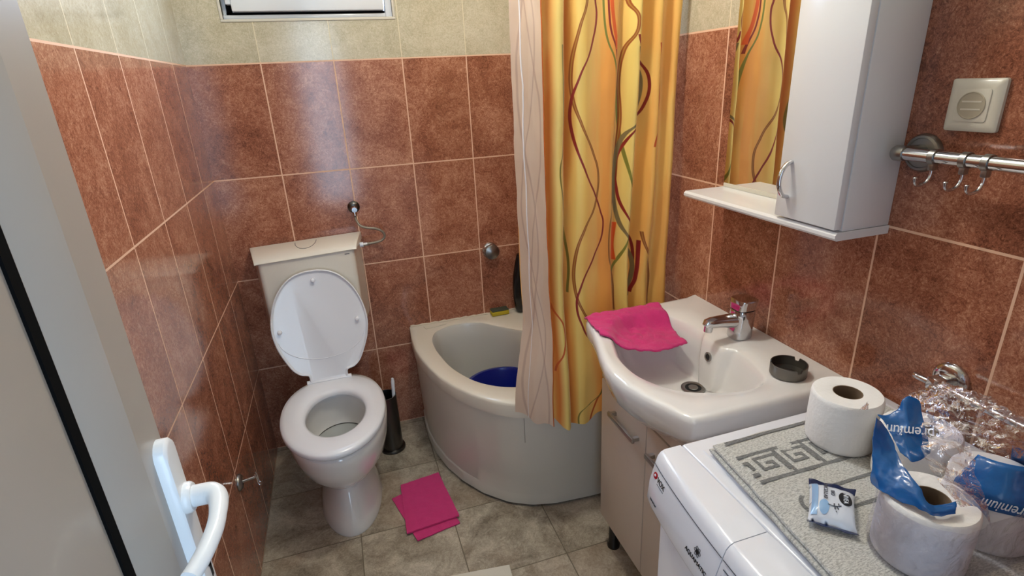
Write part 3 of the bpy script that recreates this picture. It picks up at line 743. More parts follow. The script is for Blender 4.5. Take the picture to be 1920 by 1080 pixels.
# concealed valve knob on the back wall
kv = thing('wall_valve', 'round chrome valve knob on back wall above the bathtub', 'valve', (1.034, 0.0, 0.772))
bm = BM(); lathe(bm, [(0.037, 0), (0.036, 0.006), (0.030, 0.012)], (1.034, -0.0005, 0.778), (0, -1, 0), 40); emit(bm, 'rosette', M_CHROME, kv)
bm = BM(); lathe(bm, [(0.026, 0.012), (0.033, 0.018), (0.034, 0.036), (0.031, 0.040), (0.012, 0.047), (0.002, 0.048)], (1.034, -0.0005, 0.778), (0, -1, 0), 12); emit(bm, 'knob', M_STEEL, kv, angle=20)

# ------------------------------------------------------------------ shower curtain
cr = thing('curtain_rod', 'white rod carrying the orange shower curtain above the tub', 'rod', (1.05, -0.80, 2.03))
bm = BM(); tube(bm, catmull([(RW-0.001, -0.80, 2.03), (1.0, -0.80, 2.03), (0.72, -0.78, 2.03), (0.64, -0.68, 2.03), (0.62, -0.4, 2.03), (0.62, -0.001, 2.03)], 8), 0.011, 14); emit(bm, 'rod', M_PVC_HANDLE, cr)
cu = thing('shower_curtain', 'orange and yellow shower curtain with wavy red and olive lines', 'shower curtain', (1.15, -0.80, 0.42))
fold = [(0.925, -0.782), (0.96, -0.790), (0.995, -0.815), (1.020, -0.840), (1.040, -0.846), (1.056, -0.826), (1.065, -0.800), (1.076, -0.812), (1.092, -0.832), (1.112, -0.840), (1.135, -0.834), (1.17, -0.826), (1.20, -0.824), (1.222, -0.816), (1.235, -0.798), (1.248, -0.812), (1.262, -0.838), (1.276, -0.844), (1.290, -0.812), (1.302, -0.796), (1.325, -0.828), (1.345, -0.838), (1.360, -0.815), (1.375, -0.806), (1.395, -0.836), (1.412, -0.832), (1.424, -0.800)]
FP = catmull([(x, y, 0) for x, y in fold], 7)
NF = len(FP)-1
def cpos(u, v):
    i = min(int(u*NF), NF-1); f = u*NF-i
    p = FP[i].lerp(FP[i+1], f)
    base = 0.462 - 0.055*math.exp(-((p.x-1.06)/0.05)**2)*1 + 0.012*math.sin(p.x*60) - 0.03*max(0, min(1, (p.x-1.03)/0.1))
    z = base + (2.045-base)*v
    t = (2.045-z)/1.62
    amp = 1.0 if t > 0.1 else 0.6+4*t
    low = max(0.0, min(1.0, (0.95-z)/0.45)); low = low*low*(3-2*low)
    y = -0.812 + (p.y+0.812)*amp*(1-0.25*low) - 0.046*low
    y += 0.006*math.sin(z*5.0+p.x*22)*min(1, t*2) + 0.006*fbm(p.x*9, z*4)
    x = 0.925 + (p.x-0.925)*(1 - 0.055*t) - 0.010*t + 0.012*low*max(0, (1.06-p.x))/0.06*0.5
    x += 0.005*math.sin(z*4+p.x*30)*t
    return Vector((x, y, z))
def cuv(u, v):
    i = min(int(u*NF), NF-1); p = FP[i].lerp(FP[i+1], u*NF-i)
    return (p.x, cpos(u, v).z)
bm = BM(); grid(bm, cpos, 168, 70, 0, cuv); emit(bm, 'curtain_cloth', M_CURT, cu, angle=80)
def rpos(u, v):
    # turned-back edge: from the fold at the left (u=0) towards the room and right (u=1)
    base = 0.478 - 0.035*u + 0.008*math.sin(u*9)
    z = base + (2.045-base)*v
    t = (2.045-z)/1.62
    low = max(0.0, min(1.0, (0.95-z)/0.45)); low = low*low*(3-2*low)
    fl = max(0.0, min(1.0, (0.84-z)/0.36)); fl = fl*fl*(3-2*fl)
    wx = 0.058 + 0.026*low
    x = 0.920 - 0.046*fl*(1-u*0.35) - 0.004*t*(1-fl) + wx*u
    y = -0.786 - 0.034*low - 0.088*u**1.15 - 0.010*math.sin(u*PI*1.5)
    y += 0.004*math.sin(z*6+u*4)*(0.3+u)*t + 0.007*fbm(u*2.2, z*5, 4.0)*(0.4+0.6*u)
    x += 0.004*math.sin(z*7+1)*t + 0.005*fbm(u*2.0, z*6, 9.0)*(1-0.5*u)
    return Vector((x, y, z))
bm = BM(); grid(bm, rpos, 22, 90, 0, lambda u, v: (u*0.11, rpos(u, v).z)); emit(bm, 'turned_edge', M_REV, cu, angle=80, label='pale reverse side of the curtain folded outward')
bm = BM(); tube(bm, [rpos(0.30, k/60)+Vector((-0.001, -0.0012, 0)) for k in range(61)], [0.0009+0.0011*math.sin(PI*min(1, max(0, (k-14)/46))) for k in range(61)], 6); emit(bm, 'bright_crease_line', M_CREASE, cu)  # bright line of the crease, put in as a thin white tube
bm = BM(); tube(bm, [rpos(1.0, k/60)+Vector((0.0014, 0, 0)) for k in range(61)], 0.0018, 6); emit(bm, 'edge_line', simple('dark_orange_edge', srgb(190, 96, 30), 0.6), cu)  # thin dark orange tube along the free edge

# ------------------------------------------------------------------ vanity cabinet
VX = 1.100
va = thing('vanity_cabinet', 'cream two door vanity cabinet on short legs under the washbasin', 'cabinet', (1.26, -1.225, 0.0))
bm = BM(); box(bm, VX+0.018, RW-0.004, -0.988, -0.972, 0.120, 0.740, 0.001); box(bm, VX+0.018, RW-0.004, -1.478, -1.462, 0.120, 0.740, 0.001)
box(bm, VX+0.018, RW-0.004, -1.462, -0.988, 0.120, 0.136); box(bm, RW-0.012, RW-0.004, -1.462, -0.988, 0.136, 0.70); emit(bm, 'body', M_LAMI, va)
bm = BM(); box(bm, VX+0.002, VX+0.017, -1.478, -0.972, 0.640, 0.715, 0.0015); emit(bm, 'top_rail', M_LAMI, va)
for y0_, y1_, hy in ((-1.2275, -0.974, -1.12), (-1.476, -1.2305, -1.30)):
    bm = BM(); box(bm, VX, VX+0.0165, y0_, y1_, 0.124, 0.636, 0.002)
    d = emit(bm, 'door', M_LAMI, va)
    bm = BM(); h0, h1 = (-1.200, -1.055) if y0_ > -1.23 else (-1.405, -1.260)
    box(bm, VX-0.024, VX-0.016, h0, h1, 0.560, 0.575, 0.002); box(bm, VX-0.018, VX+0.001, h0+0.004, h0+0.014, 0.562, 0.573); box(bm, VX-0.018, VX+0.001, h1-0.014, h1-0.004, 0.562, 0.573)
    emit(bm, 'handle', M_BARSTEEL, d)
for x, y in ((1.135, -1.005), (1.135, -1.445), (1.40, -1.005), (1.40, -1.445)):
    bm = BM(); lathe(bm, [(0.021, 0.0), (0.021, 0.012), (0.016, 0.020), (0.016, 0.100), (0.023, 0.105), (0.023, 0.1195)], (x, y, 0.0), n=20)
    emit(bm, 'leg', M_BLACK, va)

# ------------------------------------------------------------------ washbasin
wb = thing('washbasin', 'white ceramic washbasin with bowed front set on the vanity', 'washbasin', (1.22, -1.222, 0.78))
BC = (1.19, -1.222)
bo = [(1.431, -0.942), (1.24, -0.948), (1.052, -0.964), (1.043, -0.985), (1.030, -1.050), (1.014, -1.105), (0.994, -1.165), (0.978, -1.225), (0.972, -1.275), (0.976, -1.330), (0.990, -1.385), (1.010, -1.440), (1.026, -1.485), (1.038, -1.499), (1.060, -1.503), (1.24, -1.504), (1.431, -1.504)]
bi = [(1.270, -1.030), (1.190, -1.008), (1.120, -1.024), (1.080, -1.068), (1.052, -1.134), (1.030, -1.210), (1.032, -1.302), (1.074, -1.380), (1.152, -1.423), (1.220, -1.435), (1.277, -1.416), (1.304, -1.340), (1.306, -1.285), (1.288, -1.262), (1.286, -1.222), (1.288, -1.182), (1.302, -1.160), (1.292, -1.085)]
bi = smooth_closed(bi, 4)
bang = sorted(set([2*PI*i/150 for i in range(150)] + [math.atan2(y-BC[1], x-BC[0]) % (2*PI) for x, y in (bo[0], bo[2], bo[13], bo[-1])]))
co = radial(bo, BC, bang); ci = radial(bi, BC, bang)
wside = [BC[0]+math.cos(a)*co[i] > 1.42 for i, a in enumerate(bang)]
def br(f, z, dx=0.0): return [Vector((BC[0]+dx+math.cos(a)*f(i), BC[1]+math.sin(a)*f(i), (z(i, a) if callable(z) else z))) for i, a in enumerate(bang)]
def binn(d): return lambda i: co[i] - (0 if wside[i] else d)
# the rim dips a little along the bowed front left, the left shelf is thinner
def lipz(i, a):
    return 0.792
def under(i, a):
    x = math.cos(a)
    return 0.69 if x < 0 else 0.76
bm = BM()
front = [max(0.0, -math.cos(a))**1.0 for a in bang]
rings = [br(lambda i: co[i]*0.45, 0.682), br(lambda i: min(co[i]*0.76, co[i]-0.055), lambda i, a: 0.735-0.025*front[i]), br(lambda i: co[i]*(0.90) if not wside[i] else co[i], lambda i, a: 0.776-0.030*front[i]), br(binn(0.004), lambda i, a: 0.782+0.010*front[i]),
         br(binn(0.0), lambda i, a: 0.792+0.018*front[i]), br(binn(0.0), lambda i, a: 0.824), br(binn(0.004), 0.833), br(binn(0.010), 0.837), br(binn(0.020), 0.8375),
         br(lambda i: max(ci[i]+0.012, 0.5*(ci[i]+co[i])), 0.836), br(lambda i: ci[i]+0.008, 0.8335), br(lambda i: ci[i], 0.827), br(lambda i: ci[i]-0.006, 0.815),
         br(lambda i: ci[i]*0.88, 0.770), br(lambda i: ci[i]*0.76, 0.722, 0.010), br(lambda i: ci[i]*0.58, 0.7045, 0.024), br(lambda i: ci[i]*0.30, 0.7005, 0.048), br(lambda i: 0.012, 0.700, 0.054)]
loft(bm, rings, True, True, True)
bm.normal_update()
basin_bvh = BVHTree.FromBMesh(bm)
emit(bm, 'basin', M_CER, wb, angle=50)
bm = BM(); DC = (1.244, -1.214, 0.7015)
lathe(bm, [(0.031, 0.0), (0.031, 0.003), (0.026, 0.0045), (0.021, 0.003), (0.021, 0.001)], DC, n=36, cap1=False); drn = emit(bm, 'drain', M_STEEL, wb)
bm = BM(); lathe(bm, [(0.0208, 0.0008), (0.0208, 0.0016)], DC, n=30); emit(bm, 'drain_hole', M_DARK, drn)
bm = BM(); lathe(bm, [(0.013, 0.003), (0.012, 0.005), (0.003, 0.0055)], DC, n=24); emit(bm, 'drain_grid', M_STEEL, drn)
_h = basin_bvh.ray_cast(Vector((1.20, -1.222, 0.792)), Vector((1, 0, 0))); OA = Vector(_h[1]); OA = OA if OA.x < 0 else -OA; OV = Vector(_h[0]) + OA*0.0012
bm = BM(); lathe(bm, [(0.0125, -0.004), (0.0125, 0.002), (0.0105, 0.0035), (0.008, 0.002), (0.008, 0.0)], OV, OA, 28, cap1=False); ovf = emit(bm, 'overflow_ring', M_STEEL, wb)
bm = BM(); lathe(bm, [(0.008, 0.0), (0.008, 0.0012)], OV, OA, 24); emit(bm, 'overflow_hole', M_DARK, ovf)

# tap
tp = thing('tap', 'chrome single lever mixer tap on the washbasin back edge', 'tap', (1.362, -1.225, 0.837))
bm = BM(); tcx, tcy = 1.362, -1.226
loft(bm, [ell(tcx, tcy, a, b, z, 32, 2.8, dx) for z, a, b, dx in ((0.837, .0265, .0255, 0), (0.840, .0275, .0265, 0), (0.865, .0270, .0265, .001), (0.893, .0275, .0275, .003), (0.905, .028, .0275, .004), (0.912, .0265, .026, .004))], True, True, True)
emit(bm, 'tap_body', M_CHROME, tp)
bm = BM(); P = [(tcx-0.008, tcy, 0.884), (tcx-0.03, tcy, 0.886), (tcx-0.06, tcy, 0.889), (tcx-0.088, tcy, 0.891), (tcx-0.102, tcy, 0.890), (tcx-0.108, tcy, 0.885)]
tube(bm, P, [0.0195, 0.0185, 0.0160, 0.0145, 0.0125, 0.007], 18); lathe(bm, [(0.0105, 0), (0.0105, 0.016)], (tcx-0.097, tcy, 0.868), (0.1, 0, 1), 20)
emit(bm, 'spout', M_CHROME, tp)
bm = BM()
loft(bm, [ell(tcx, tcy, a, b, z, 48, 4.5, dx) for z, a, b, dx in ((0.9125, .0225, .0225, .003), (0.915, .0245, .0245, .003), (0.927, .0250, .0262, .004), (0.9385, .0262, .0285, .006), (0.9410, .0252, .0275, .006))], True, True, True)
emit(bm, 'lever', M_CHROME, tp, angle=25)

# pink cloth draped over the basin corner
def drop(x, y, top=1.0):
    h = basin_bvh.ray_cast(Vector((x, y, top)), Vector((0, 0, -1)))
    return h[0].z if h[0] is not None else 0.78
A_, B_, C_, D_ = (1.046, -0.968), (1.283, -0.965), (1.262, -1.150), (1.034, -1.090)
NU, NV = 44, 34
H = [[0]*(NV+1) for _ in range(NU+1)]; XY = [[None]*(NV+1) for _ in range(NU+1)]
for i in range(NU+1):
    for j in range(NV+1):
        u, v = i/NU, j/NV
        x = (A_[0]*(1-u)+B_[0]*u)*(1-v) + (D_[0]*(1-u)+C_[0]*u)*v + 0.004*fbm(u*3, v*3, 1)
        y = (A_[1]*(1-u)+B_[1]*u)*(1-v) + (D_[1]*(1-u)+C_[1]*u)*v + 0.004*fbm(u*3, v*3, 5) - 0.035*math.sin(u*PI)*v
        XY[i][j] = (x, y); H[i][j] = max(drop(x, y), 0.795 + 0.03*max(0, 0.5-u))
for _ in range(10):
    H2 = [r[:] for r in H]
    for i in range(NU+1):
        for j in range(NV+1):
            nb = [H[a][b] for a, b in ((i-1, j), (i+1, j), (i, j-1), (i, j+1)) if 0 <= a <= NU and 0 <= b <= NV]
            H2[i][j] = max(H[i][j], sum(nb)/len(nb))
    H = H2
def towel(u, v):
    i, j = round(u*NU), round(v*NV); x, y = XY[i][j]
    wr = 0.009*abs(fbm(u*5+2, v*4, 2.0)) + 0.003*abs(fbm(u*13, v*12, 6.0)) + 0.006*math.exp(-((u-0.55)**2+(v-0.55)**2)/0.03)*abs(math.sin(u*22+v*6))
    return Vector((x, y, H[i][j]+0.005+wr))
bm = BM(); grid(bm, towel, NU, NV)
emit(bm, 'cleaning_cloth', M_PINK, loc=(1.15, -1.03, 0.83), solid=0.005, label='pink cloth draped over the back corner of the washbasin', cat='cloth', group='pink cleaning cloths', angle=80)

# pink cloth folded on the floor
fc = thing('cleaning_cloth', 'pink cloth folded on the floor between toilet and tub', 'cloth', (0.57, -0.59, 0.0), 'pink cleaning cloths')
def sheet(corners, z, thick, seed, nu=26, nv=26):
    bm = BM(); (a, b, c, d) = corners
    def f(u, v):
        x = (a[0]*(1-u)+b[0]*u)*(1-v) + (d[0]*(1-u)+c[0]*u)*v; y = (a[1]*(1-u)+b[1]*u)*(1-v) + (d[1]*(1-u)+c[1]*u)*v
        e = 0.003*fbm(u*5, v*5, seed)
        return Vector((x+e*0.6, y-e*0.6, z+0.0016*fbm(u*7, v*7, seed+3)))
    V = grid(bm, f, nu, nv)
    ret = bmesh.ops.extrude_face_region(bm, geom=bm.faces[:])
    vs = [g_ for g_ in ret['geom'] if isinstance(g_, bmesh.types.BMVert)]
    bmesh.ops.translate(bm, verts=vs, vec=(0, 0, thick))
    bmesh.ops.recalc_face_normals(bm, faces=bm.faces)
    return bm
bm = sheet(((0.449, -0.515), (0.62, -0.47), (0.668, -0.727), (0.511, -0.757)), 0.0022, 0.004, 1); emit(bm, 'lower_fold', M_PINK, fc, angle=50)
bm = sheet(((0.490, -0.461), (0.644, -0.440), (0.672, -0.700), (0.480, -0.718)), 0.0085, 0.006, 2); emit(bm, 'upper_fold', M_PINK, fc, angle=50)

# ashtray
at_ = thing('ashtray', 'round dark metal ashtray with notched rim on washbasin edge', 'ashtray', (1.333, -1.424, 0.838))
ac = (1.333, -1.424); n = 96; r0 = 0.0385
notch = lambda a: min(abs(((a - c + PI) % (2*PI)) - PI) for c in (0.35, 0.35+2*PI/3, 0.35+4*PI/3)) < 0.11
bm = BM()
def ring_a(r, z, cut): return [Vector((ac[0]+math.cos(2*PI*i/n)*r, ac[1]+math.sin(2*PI*i/n)*r, z - (0.008 if cut and notch(2*PI*i/n) else 0))) for i in range(n)]
loft(bm, [ring_a(r0-0.001, 0.8378, 0), ring_a(r0, 0.839, 0), ring_a(r0, 0.864, 1), ring_a(r0-0.0012, 0.8645, 1), ring_a(r0-0.0024, 0.864, 1), ring_a(r0-0.0024, 0.842, 0), ring_a(0.018, 0.841, 0), ring_a(0.016, 0.8425, 0)], True, True, True)
emit(bm, 'tray', simple('worn_steel', srgb(120, 117, 112), 0.42, 1.0), at_, angle=40)

# ------------------------------------------------------------------ mirror cabinet with shelf
mc = thing('mirror_cabinet', 'white wall cabinet with mirror and shelf over the washbasin', 'cabinet', (1.37, -1.28, 1.172))
bm = BM()
loft(bm, [[Vector((x, y, z)) for x, z in ((1.306, 1.172), (1.301, 1.177), (1.301, 1.183), (1.306, 1.188), (RW-0.0005, 1.188), (RW-0.0005, 1.172))] for y in (-1.515, -1.036)], True, True, True)
emit(bm, 'shelf', M_WHITELAM, mc, angle=30)
bm = BM(); box(bm, 1.318, RW-0.0005, -1.5125, -1.366, 1.1885, 1.86, 0.001); body = emit(bm, 'body', M_WHITELAM, mc)
bm = BM(); box(bm, 1.299, 1.3165, -1.512, -1.361, 1.1925, 1.86, 0.002); dr = emit(bm, 'door', M_WHITELAM, mc)
bm = BM(); P = catmull([(1.299, -1.390, 1.235), (1.285, -1.390, 1.240), (1.275, -1.390, 1.258), (1.274, -1.390, 1.275), (1.280, -1.390, 1.292), (1.290, -1.390, 1.302), (1.299, -1.390, 1.305)], 5); tube(bm, P, 0.0042, 12, flat=1.3); emit(bm, 'handle', M_CHROME, dr)
bm = BM()
box(bm, 1.4245, RW-0.0005, -1.3655, -1.036, 1.1885, 1.86, 0.0)
emit(bm, 'mirror', M_MIRROR, mc, smooth=False)
bm = BM(); box(bm, 1.4225, 1.4243, -1.3655, -1.0375, 1.1885, 1.198); emit(bm, 'mirror_clip', M_IVORY, mc)

# ------------------------------------------------------------------ socket, rail, hooks, holders
so = thing('wall_socket', 'ivory wall socket with round recess beside the white cabinet', 'socket', (RW, -1.619, 1.41))
bm = BM(); y0_, y1_, z0_, z1_ = -1.660, -1.579, 1.369, 1.450
def sq(e, x, r=0.004):
    c = [(y0_+e, z0_+e), (y1_-e, z0_+e), (y1_-e, z1_-e), (y0_+e, z1_-e)]; out = []
    for (y, z), a0 in zip(c, (PI, 1.5*PI, 0, PI/2)):
        cy_ = y + (r if y < -1.62 else -r); cz_ = z + (r if z < 1.41 else -r)
        out += [Vector((x, cy_+r*math.cos(a0+PI/2*k/4), cz_+r*math.sin(a0+PI/2*k/4))) for k in range(5)]
    return out
loft(bm, [sq(0, RW-0.0005), sq(0, RW-0.006), sq(0.003, RW-0.009), sq(0.012, RW-0.0105), sq(0.0145, RW-0.0105)], True, True, True, flip=True); emit(bm, 'frame', M_IVORY, so)
bm = BM(); loft(bm, [sq(0.0155, RW-0.0098), sq(0.0155, RW-0.0118), sq(0.0165, RW-0.0122)], True, True, True, flip=True); ins_ = emit(bm, 'insert', M_IVORY, so)
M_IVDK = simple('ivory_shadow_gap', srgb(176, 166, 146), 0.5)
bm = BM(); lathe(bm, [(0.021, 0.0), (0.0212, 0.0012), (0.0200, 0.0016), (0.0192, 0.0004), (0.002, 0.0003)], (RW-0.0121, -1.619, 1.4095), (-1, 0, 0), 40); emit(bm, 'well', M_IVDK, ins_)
bm = BM()
for dz in (-0.006, 0.006): box(bm, RW-0.0131, RW-0.0123, -1.634, -1.604, 1.4095+dz-0.0012, 1.4095+dz+0.0012)
emit(bm, 'shutter', M_IVORY, ins_)
BX, BZ = 1.373, 1.332
rl = thing('towel_rail', 'chrome wall rail below the ivory socket beside the cabinet', 'rail', (1.40, -1.75, 1.30))
for y in (-1.552, -1.985):
    bm = BM(); lathe(bm, [(0.033, 0.0), (0.033, 0.004), (0.030, 0.009), (0.026, 0.010), (0.025, 0.008), (0.018, 0.009)], (RW-0.0005, y, BZ-0.004), (-1, 0, 0), 40); ro_ = emit(bm, 'rosette', M_STEEL, rl)
    bm = BM(); tube(bm, [(RW-0.008, y, BZ-0.002), (BX+0.004, y, BZ)], [0.013, 0.0115], 20); lathe(bm, [(0.0125, -0.011), (0.0135, -0.004), (0.0135, 0.006), (0.010, 0.011)], (BX, y, BZ), (0, 1, 0), 24); emit(bm, 'post', M_STEEL, rl)
bm = BM(); tube(bm, [(BX, -1.556, BZ), (BX, -1.981, BZ)], 0.0105, 20); emit(bm, 'bar', M_CHROME, rl)
def hook(y, label):
    h = thing('rail_hook', label, 'hook', (BX, y, BZ), 'sliding hooks on the chrome rail')
    bm = BM(); lathe(bm, [(0.0108, -0.005), (0.0130, -0.0048), (0.0130, 0.0048), (0.0108, 0.005)], (BX, y, BZ), (0, 1, 0), 24, False, False)
    box(bm, BX-0.006, BX+0.006, y-0.0045, y+0.0045, BZ-0.022, BZ-0.009, 0.002); emit(bm, 'slider', M_STEEL, h)
    bm = BM(); P = catmull([(BX, y, BZ-0.020), (BX-0.001, y, BZ-0.032), (BX-0.008, y+0.001, BZ-0.042), (BX-0.020, y+0.002, BZ-0.045), (BX-0.029, y+0.002, BZ-0.040), (BX-0.031, y+0.002, BZ-0.030)], 5)
    tube(bm, P, [0.0026]*(len(P)-3)+[0.003, 0.0034, 0.002], 10); emit(bm, 'hook_arm', M_CHROME, h)
hook(-1.613, 'chrome rail hook nearest the white cabinet'); hook(-1.662, 'middle chrome hook on the wall rail'); hook(-1.694, 'chrome rail hook farthest from the white cabinet')
hp = thing('paper_holder', 'chrome paper holder on right wall behind the plastic bag', 'paper holder', (RW, -1.69, 0.94))
bm = BM(); lathe(bm, [(0.031, 0), (0.031, 0.005), (0.027, 0.010), (0.018, 0.012)], (RW-0.0005, -1.688, 0.944), (-1, 0, 0), 36); emit(bm, 'rosette', M_CHROME, hp)
bm = BM(); box(bm, RW-0.050, RW-0.010, -1.699, -1.677, 0.931, 0.955, 0.004); emit(bm, 'post', M_CHROME, hp)
bm = BM(); P = catmull([(RW-0.042, -1.677, 0.943), (RW-0.042, -1.66, 0.943), (RW-0.040, -1.652, 0.9425)], 4); tube(bm, P, 0.006, 12); tube(bm, [(RW-0.042, -1.690, 0.944), (RW-0.044, -1.83, 0.944)], 0.0065, 14); emit(bm, 'arm', M_CHROME, hp)
# double hook on the left wall
wh = thing('wall_hook', 'small chrome hook on left wall low beside the toilet', 'hook', (0.0, -0.676, 0.345))
bm = BM(); lathe(bm, [(0.026, 0), (0.026, 0.004), (0.021, 0.010), (0.011, 0.013)], (0.0005, -0.680, 0.350), (1, 0, 0), 32); emit(bm, 'rosette', M_STEEL, wh)
bm = BM(); tube(bm, [(0.008, -0.680, 0.350), (0.050, -0.672, 0.352)], 0.0045, 12); emit(bm, 'post', M_CHROME, wh)
for dy in (-0.006, 0.008):
    bm = BM(); P = catmull([(0.048, -0.672+dy, 0.364), (0.052, -0.672+dy, 0.352), (0.053, -0.674+dy, 0.335), (0.058, -0.676+dy, 0.326), (0.064, -0.676+dy, 0.330)], 4); tube(bm, P, 0.0026, 8); emit(bm, 'prong', M_CHROME, wh)

# ------------------------------------------------------------------ washing machine
wm = thing('washing_machine', 'white front loading washing machine beside the vanity', 'washing machine', (1.16, -1.87, 0.0))
WY0, WY1, WT = -2.168, -1.568, 0.850
def fx(y):   # bowed front
    t = (WY1-y)/(WY1-WY0); return 0.913 - 0.026*math.sin(PI*min(max(t, 0), 1))**0.8
bm = BM(); box(bm, 0.922, 1.422, WY0+0.004, WY1-0.004, 0.02, 0.835, 0.004); emit(bm, 'body', M_WM, wm)
bm = BM(); box(bm, 0.959, 1.424, WY0, WY1, 0.824, WT, 0.005, 3)
top = emit(bm, 'top_plate', M_WM, wm)
bm = BM(); ra = [(0.982, -2.135), (1.402, -2.135), (1.402, -1.598), (0.982, -1.598)]
loft(bm, [[Vector((x, y, WT-0.0005)) for x, y in ra], [Vector((x, y, WT+0.0016)) for x, y in shrink(ra, 0.0025)]], True, False, True); emit(bm, 'raised_panel', M_WM, top)
def fascia(bm, ya, yb, n, inset=0.0):
    rings = []
    for k in range(n+1):
        y = ya+(yb-ya)*k/n; f = fx(y)-inset; e = 0.0015 if k in (0, n) else 0
        rings.append([Vector((x, y, z)) for x, z in ((0.9575, 0.745), (f-0.0185+e, 0.745), (f-0.021+e, 0.752), (f-0.017+e, 0.790), (f-0.007+e, 0.826), (f-0.003+e, 0.838), (f+0.003+e, 0.8465-e), (f+0.012, 0.8495-e), (0.9575, 0.8495-e))])
    loft(bm, rings, True, True, True)
bm = BM(); fascia(bm, WY1, -1.7855, 10); dw = emit(bm, 'detergent_drawer', M_WM, wm, angle=45)
bm = BM(); fascia(bm, -1.787, WY0, 16); fas = emit(bm, 'control_panel', M_WM, wm, angle=45)
# thin printed line along both, then the lettering
bm = BM(); P = [Vector((fx(y)-0.0078, y, 0.8262)) for y in [WY1-0.003-k*0.0215 for k in range(11)]]; tube(bm, P, 0.0007, 5); emit(bm, 'drawer_seam', M_WMDARK, dw)
bm = BM(); P = [Vector((fx(y)-0.0078, y, 0.8262)) for y in [-1.79-k*0.037 for k in range(11)]]; tube(bm, P, 0.0007, 5); emit(bm, 'panel_seam', M_WMDARK, fas)
def onf(y, z):  # point on the fascia front
    for (z0, d0), (z1, d1) in zip([(0.752, -0.021), (0.790, -0.017), (0.826, -0.007)], [(0.790, -0.017), (0.826, -0.007), (0.838, -0.003)]):
        if z0 <= z <= z1: return Vector((fx(y)+d0+(d1-d0)*(z-z0)/(z1-z0)-0.0006, y, z))
    return Vector((fx(y)-0.021, y, z))
bm = BM(); c = onf(-1.5865, 0.812); lathe(bm, [(0.0062, 0), (0.0058, 0.0008)], c, (-1, 0, 0.27), 24); bd = emit(bm, 'badge', M_REDINK, dw)
bm = BM(); lathe(bm, [(0.0024, 0), (0.0022, 0.0006)], c+Vector((-0.0008, 0.0005, 0.001)), (-1, 0, 0.27), 14); emit(bm, 'badge_dot', M_WHITEPRINT, bd)
text_part('VOX', 'lettering', M_INK, 0.0135, onf(-1.608, 0.8105), onf(-1.62, 0.81)-onf(-1.595, 0.81), (0.27, 0, 1), dw, sx=0.95)
bm = BM(); a_, b_ = onf(-1.597, 0.803), onf(-1.621, 0.803); tube(bm, [a_, b_], 0.0005, 5); emit(bm, 'underline', M_WMDARK, dw)
text_part('inverter', 'lettering', M_WMDARK, 0.0075, onf(-1.598, 0.765), onf(-1.62, 0.765)-onf(-1.59, 0.765), (0.1, 0, 1), dw)
text_part('AQUAMATIC', 'lettering', M_INK, 0.0098, onf(-1.741, 0.778), onf(-1.76, 0.778)-onf(-1.72, 0.778), (0.2, 0, 1), dw)
bm = BM(); c = onf(-1.741, 0.795); xd = (onf(-1.76, 0.795)-onf(-1.72, 0.795)).normalized(); yd = (onf(-1.741, 0.80)-onf(-1.741, 0.79)).normalized()
lathe(bm, [(0.0036, 0), (0.003, 0.0006)], c, (-1, 0, 0.27), 20)
for q in range(3):
    P = [c + (xd*math.cos(t)*math.cos(q*PI/3) - xd*math.sin(t)*0.38*math.sin(q*PI/3) + yd*math.cos(t)*math.sin(q*PI/3) + yd*math.sin(t)*0.38*math.cos(q*PI/3))*0.0082 for t in [2*PI*k/24 for k in range(25)]]
    tube(bm, P, 0.00038, 5)
emit(bm, 'atom_emblem', M_INK, dw)
bm = BM()
for k, z in enumerate((0.815, 0.804, 0.793, 0.782, 0.771)):
    for (a0, a1) in ((-1.796, -1.828-0.006*(k % 2)), (-1.834, -1.862)):
        P = [onf(a0+(a1-a0)*j/4, z) for j in range(5)]; tube(bm, P, 0.0008, 5)
emit(bm, 'programme_text', M_WMDARK, fas)
bm = BM(); lathe(bm, [(0.026, 0), (0.025, 0.016), (0.021, 0.018)], onf(-1.98, 0.79), (-1, 0, 0.2), 32); emit(bm, 'dial', M_WM, fas)
bm = BM(); lathe(bm, [(0.165, 0.0), (0.165, 0.012), (0.155, 0.022), (0.125, 0.022), (0.115, 0.006)], (0.922, -1.868, 0.46), (-1, 0, 0), 56, True, False); pd = emit(bm, 'porthole_door', M_WM, wm)
bm = BM(); lathe(bm, [(0.118, 0.004), (0.09, -0.01+0.014), (0.02, 0.004)], (0.922, -1.868, 0.46), (-1, 0, 0), 48); emit(bm, 'porthole_glass', simple('dark_glass', srgb(24, 26, 30), 0.05, coat=1.0), pd)
for x in (0.97, 1.37):
    for y in (-2.12, -1.62):
        bm = BM(); lathe(bm, [(0.02, 0.0), (0.02, 0.012), (0.012, 0.0205)], (x, y, 0), n=16); emit(bm, 'foot', M_BLACK, wm)

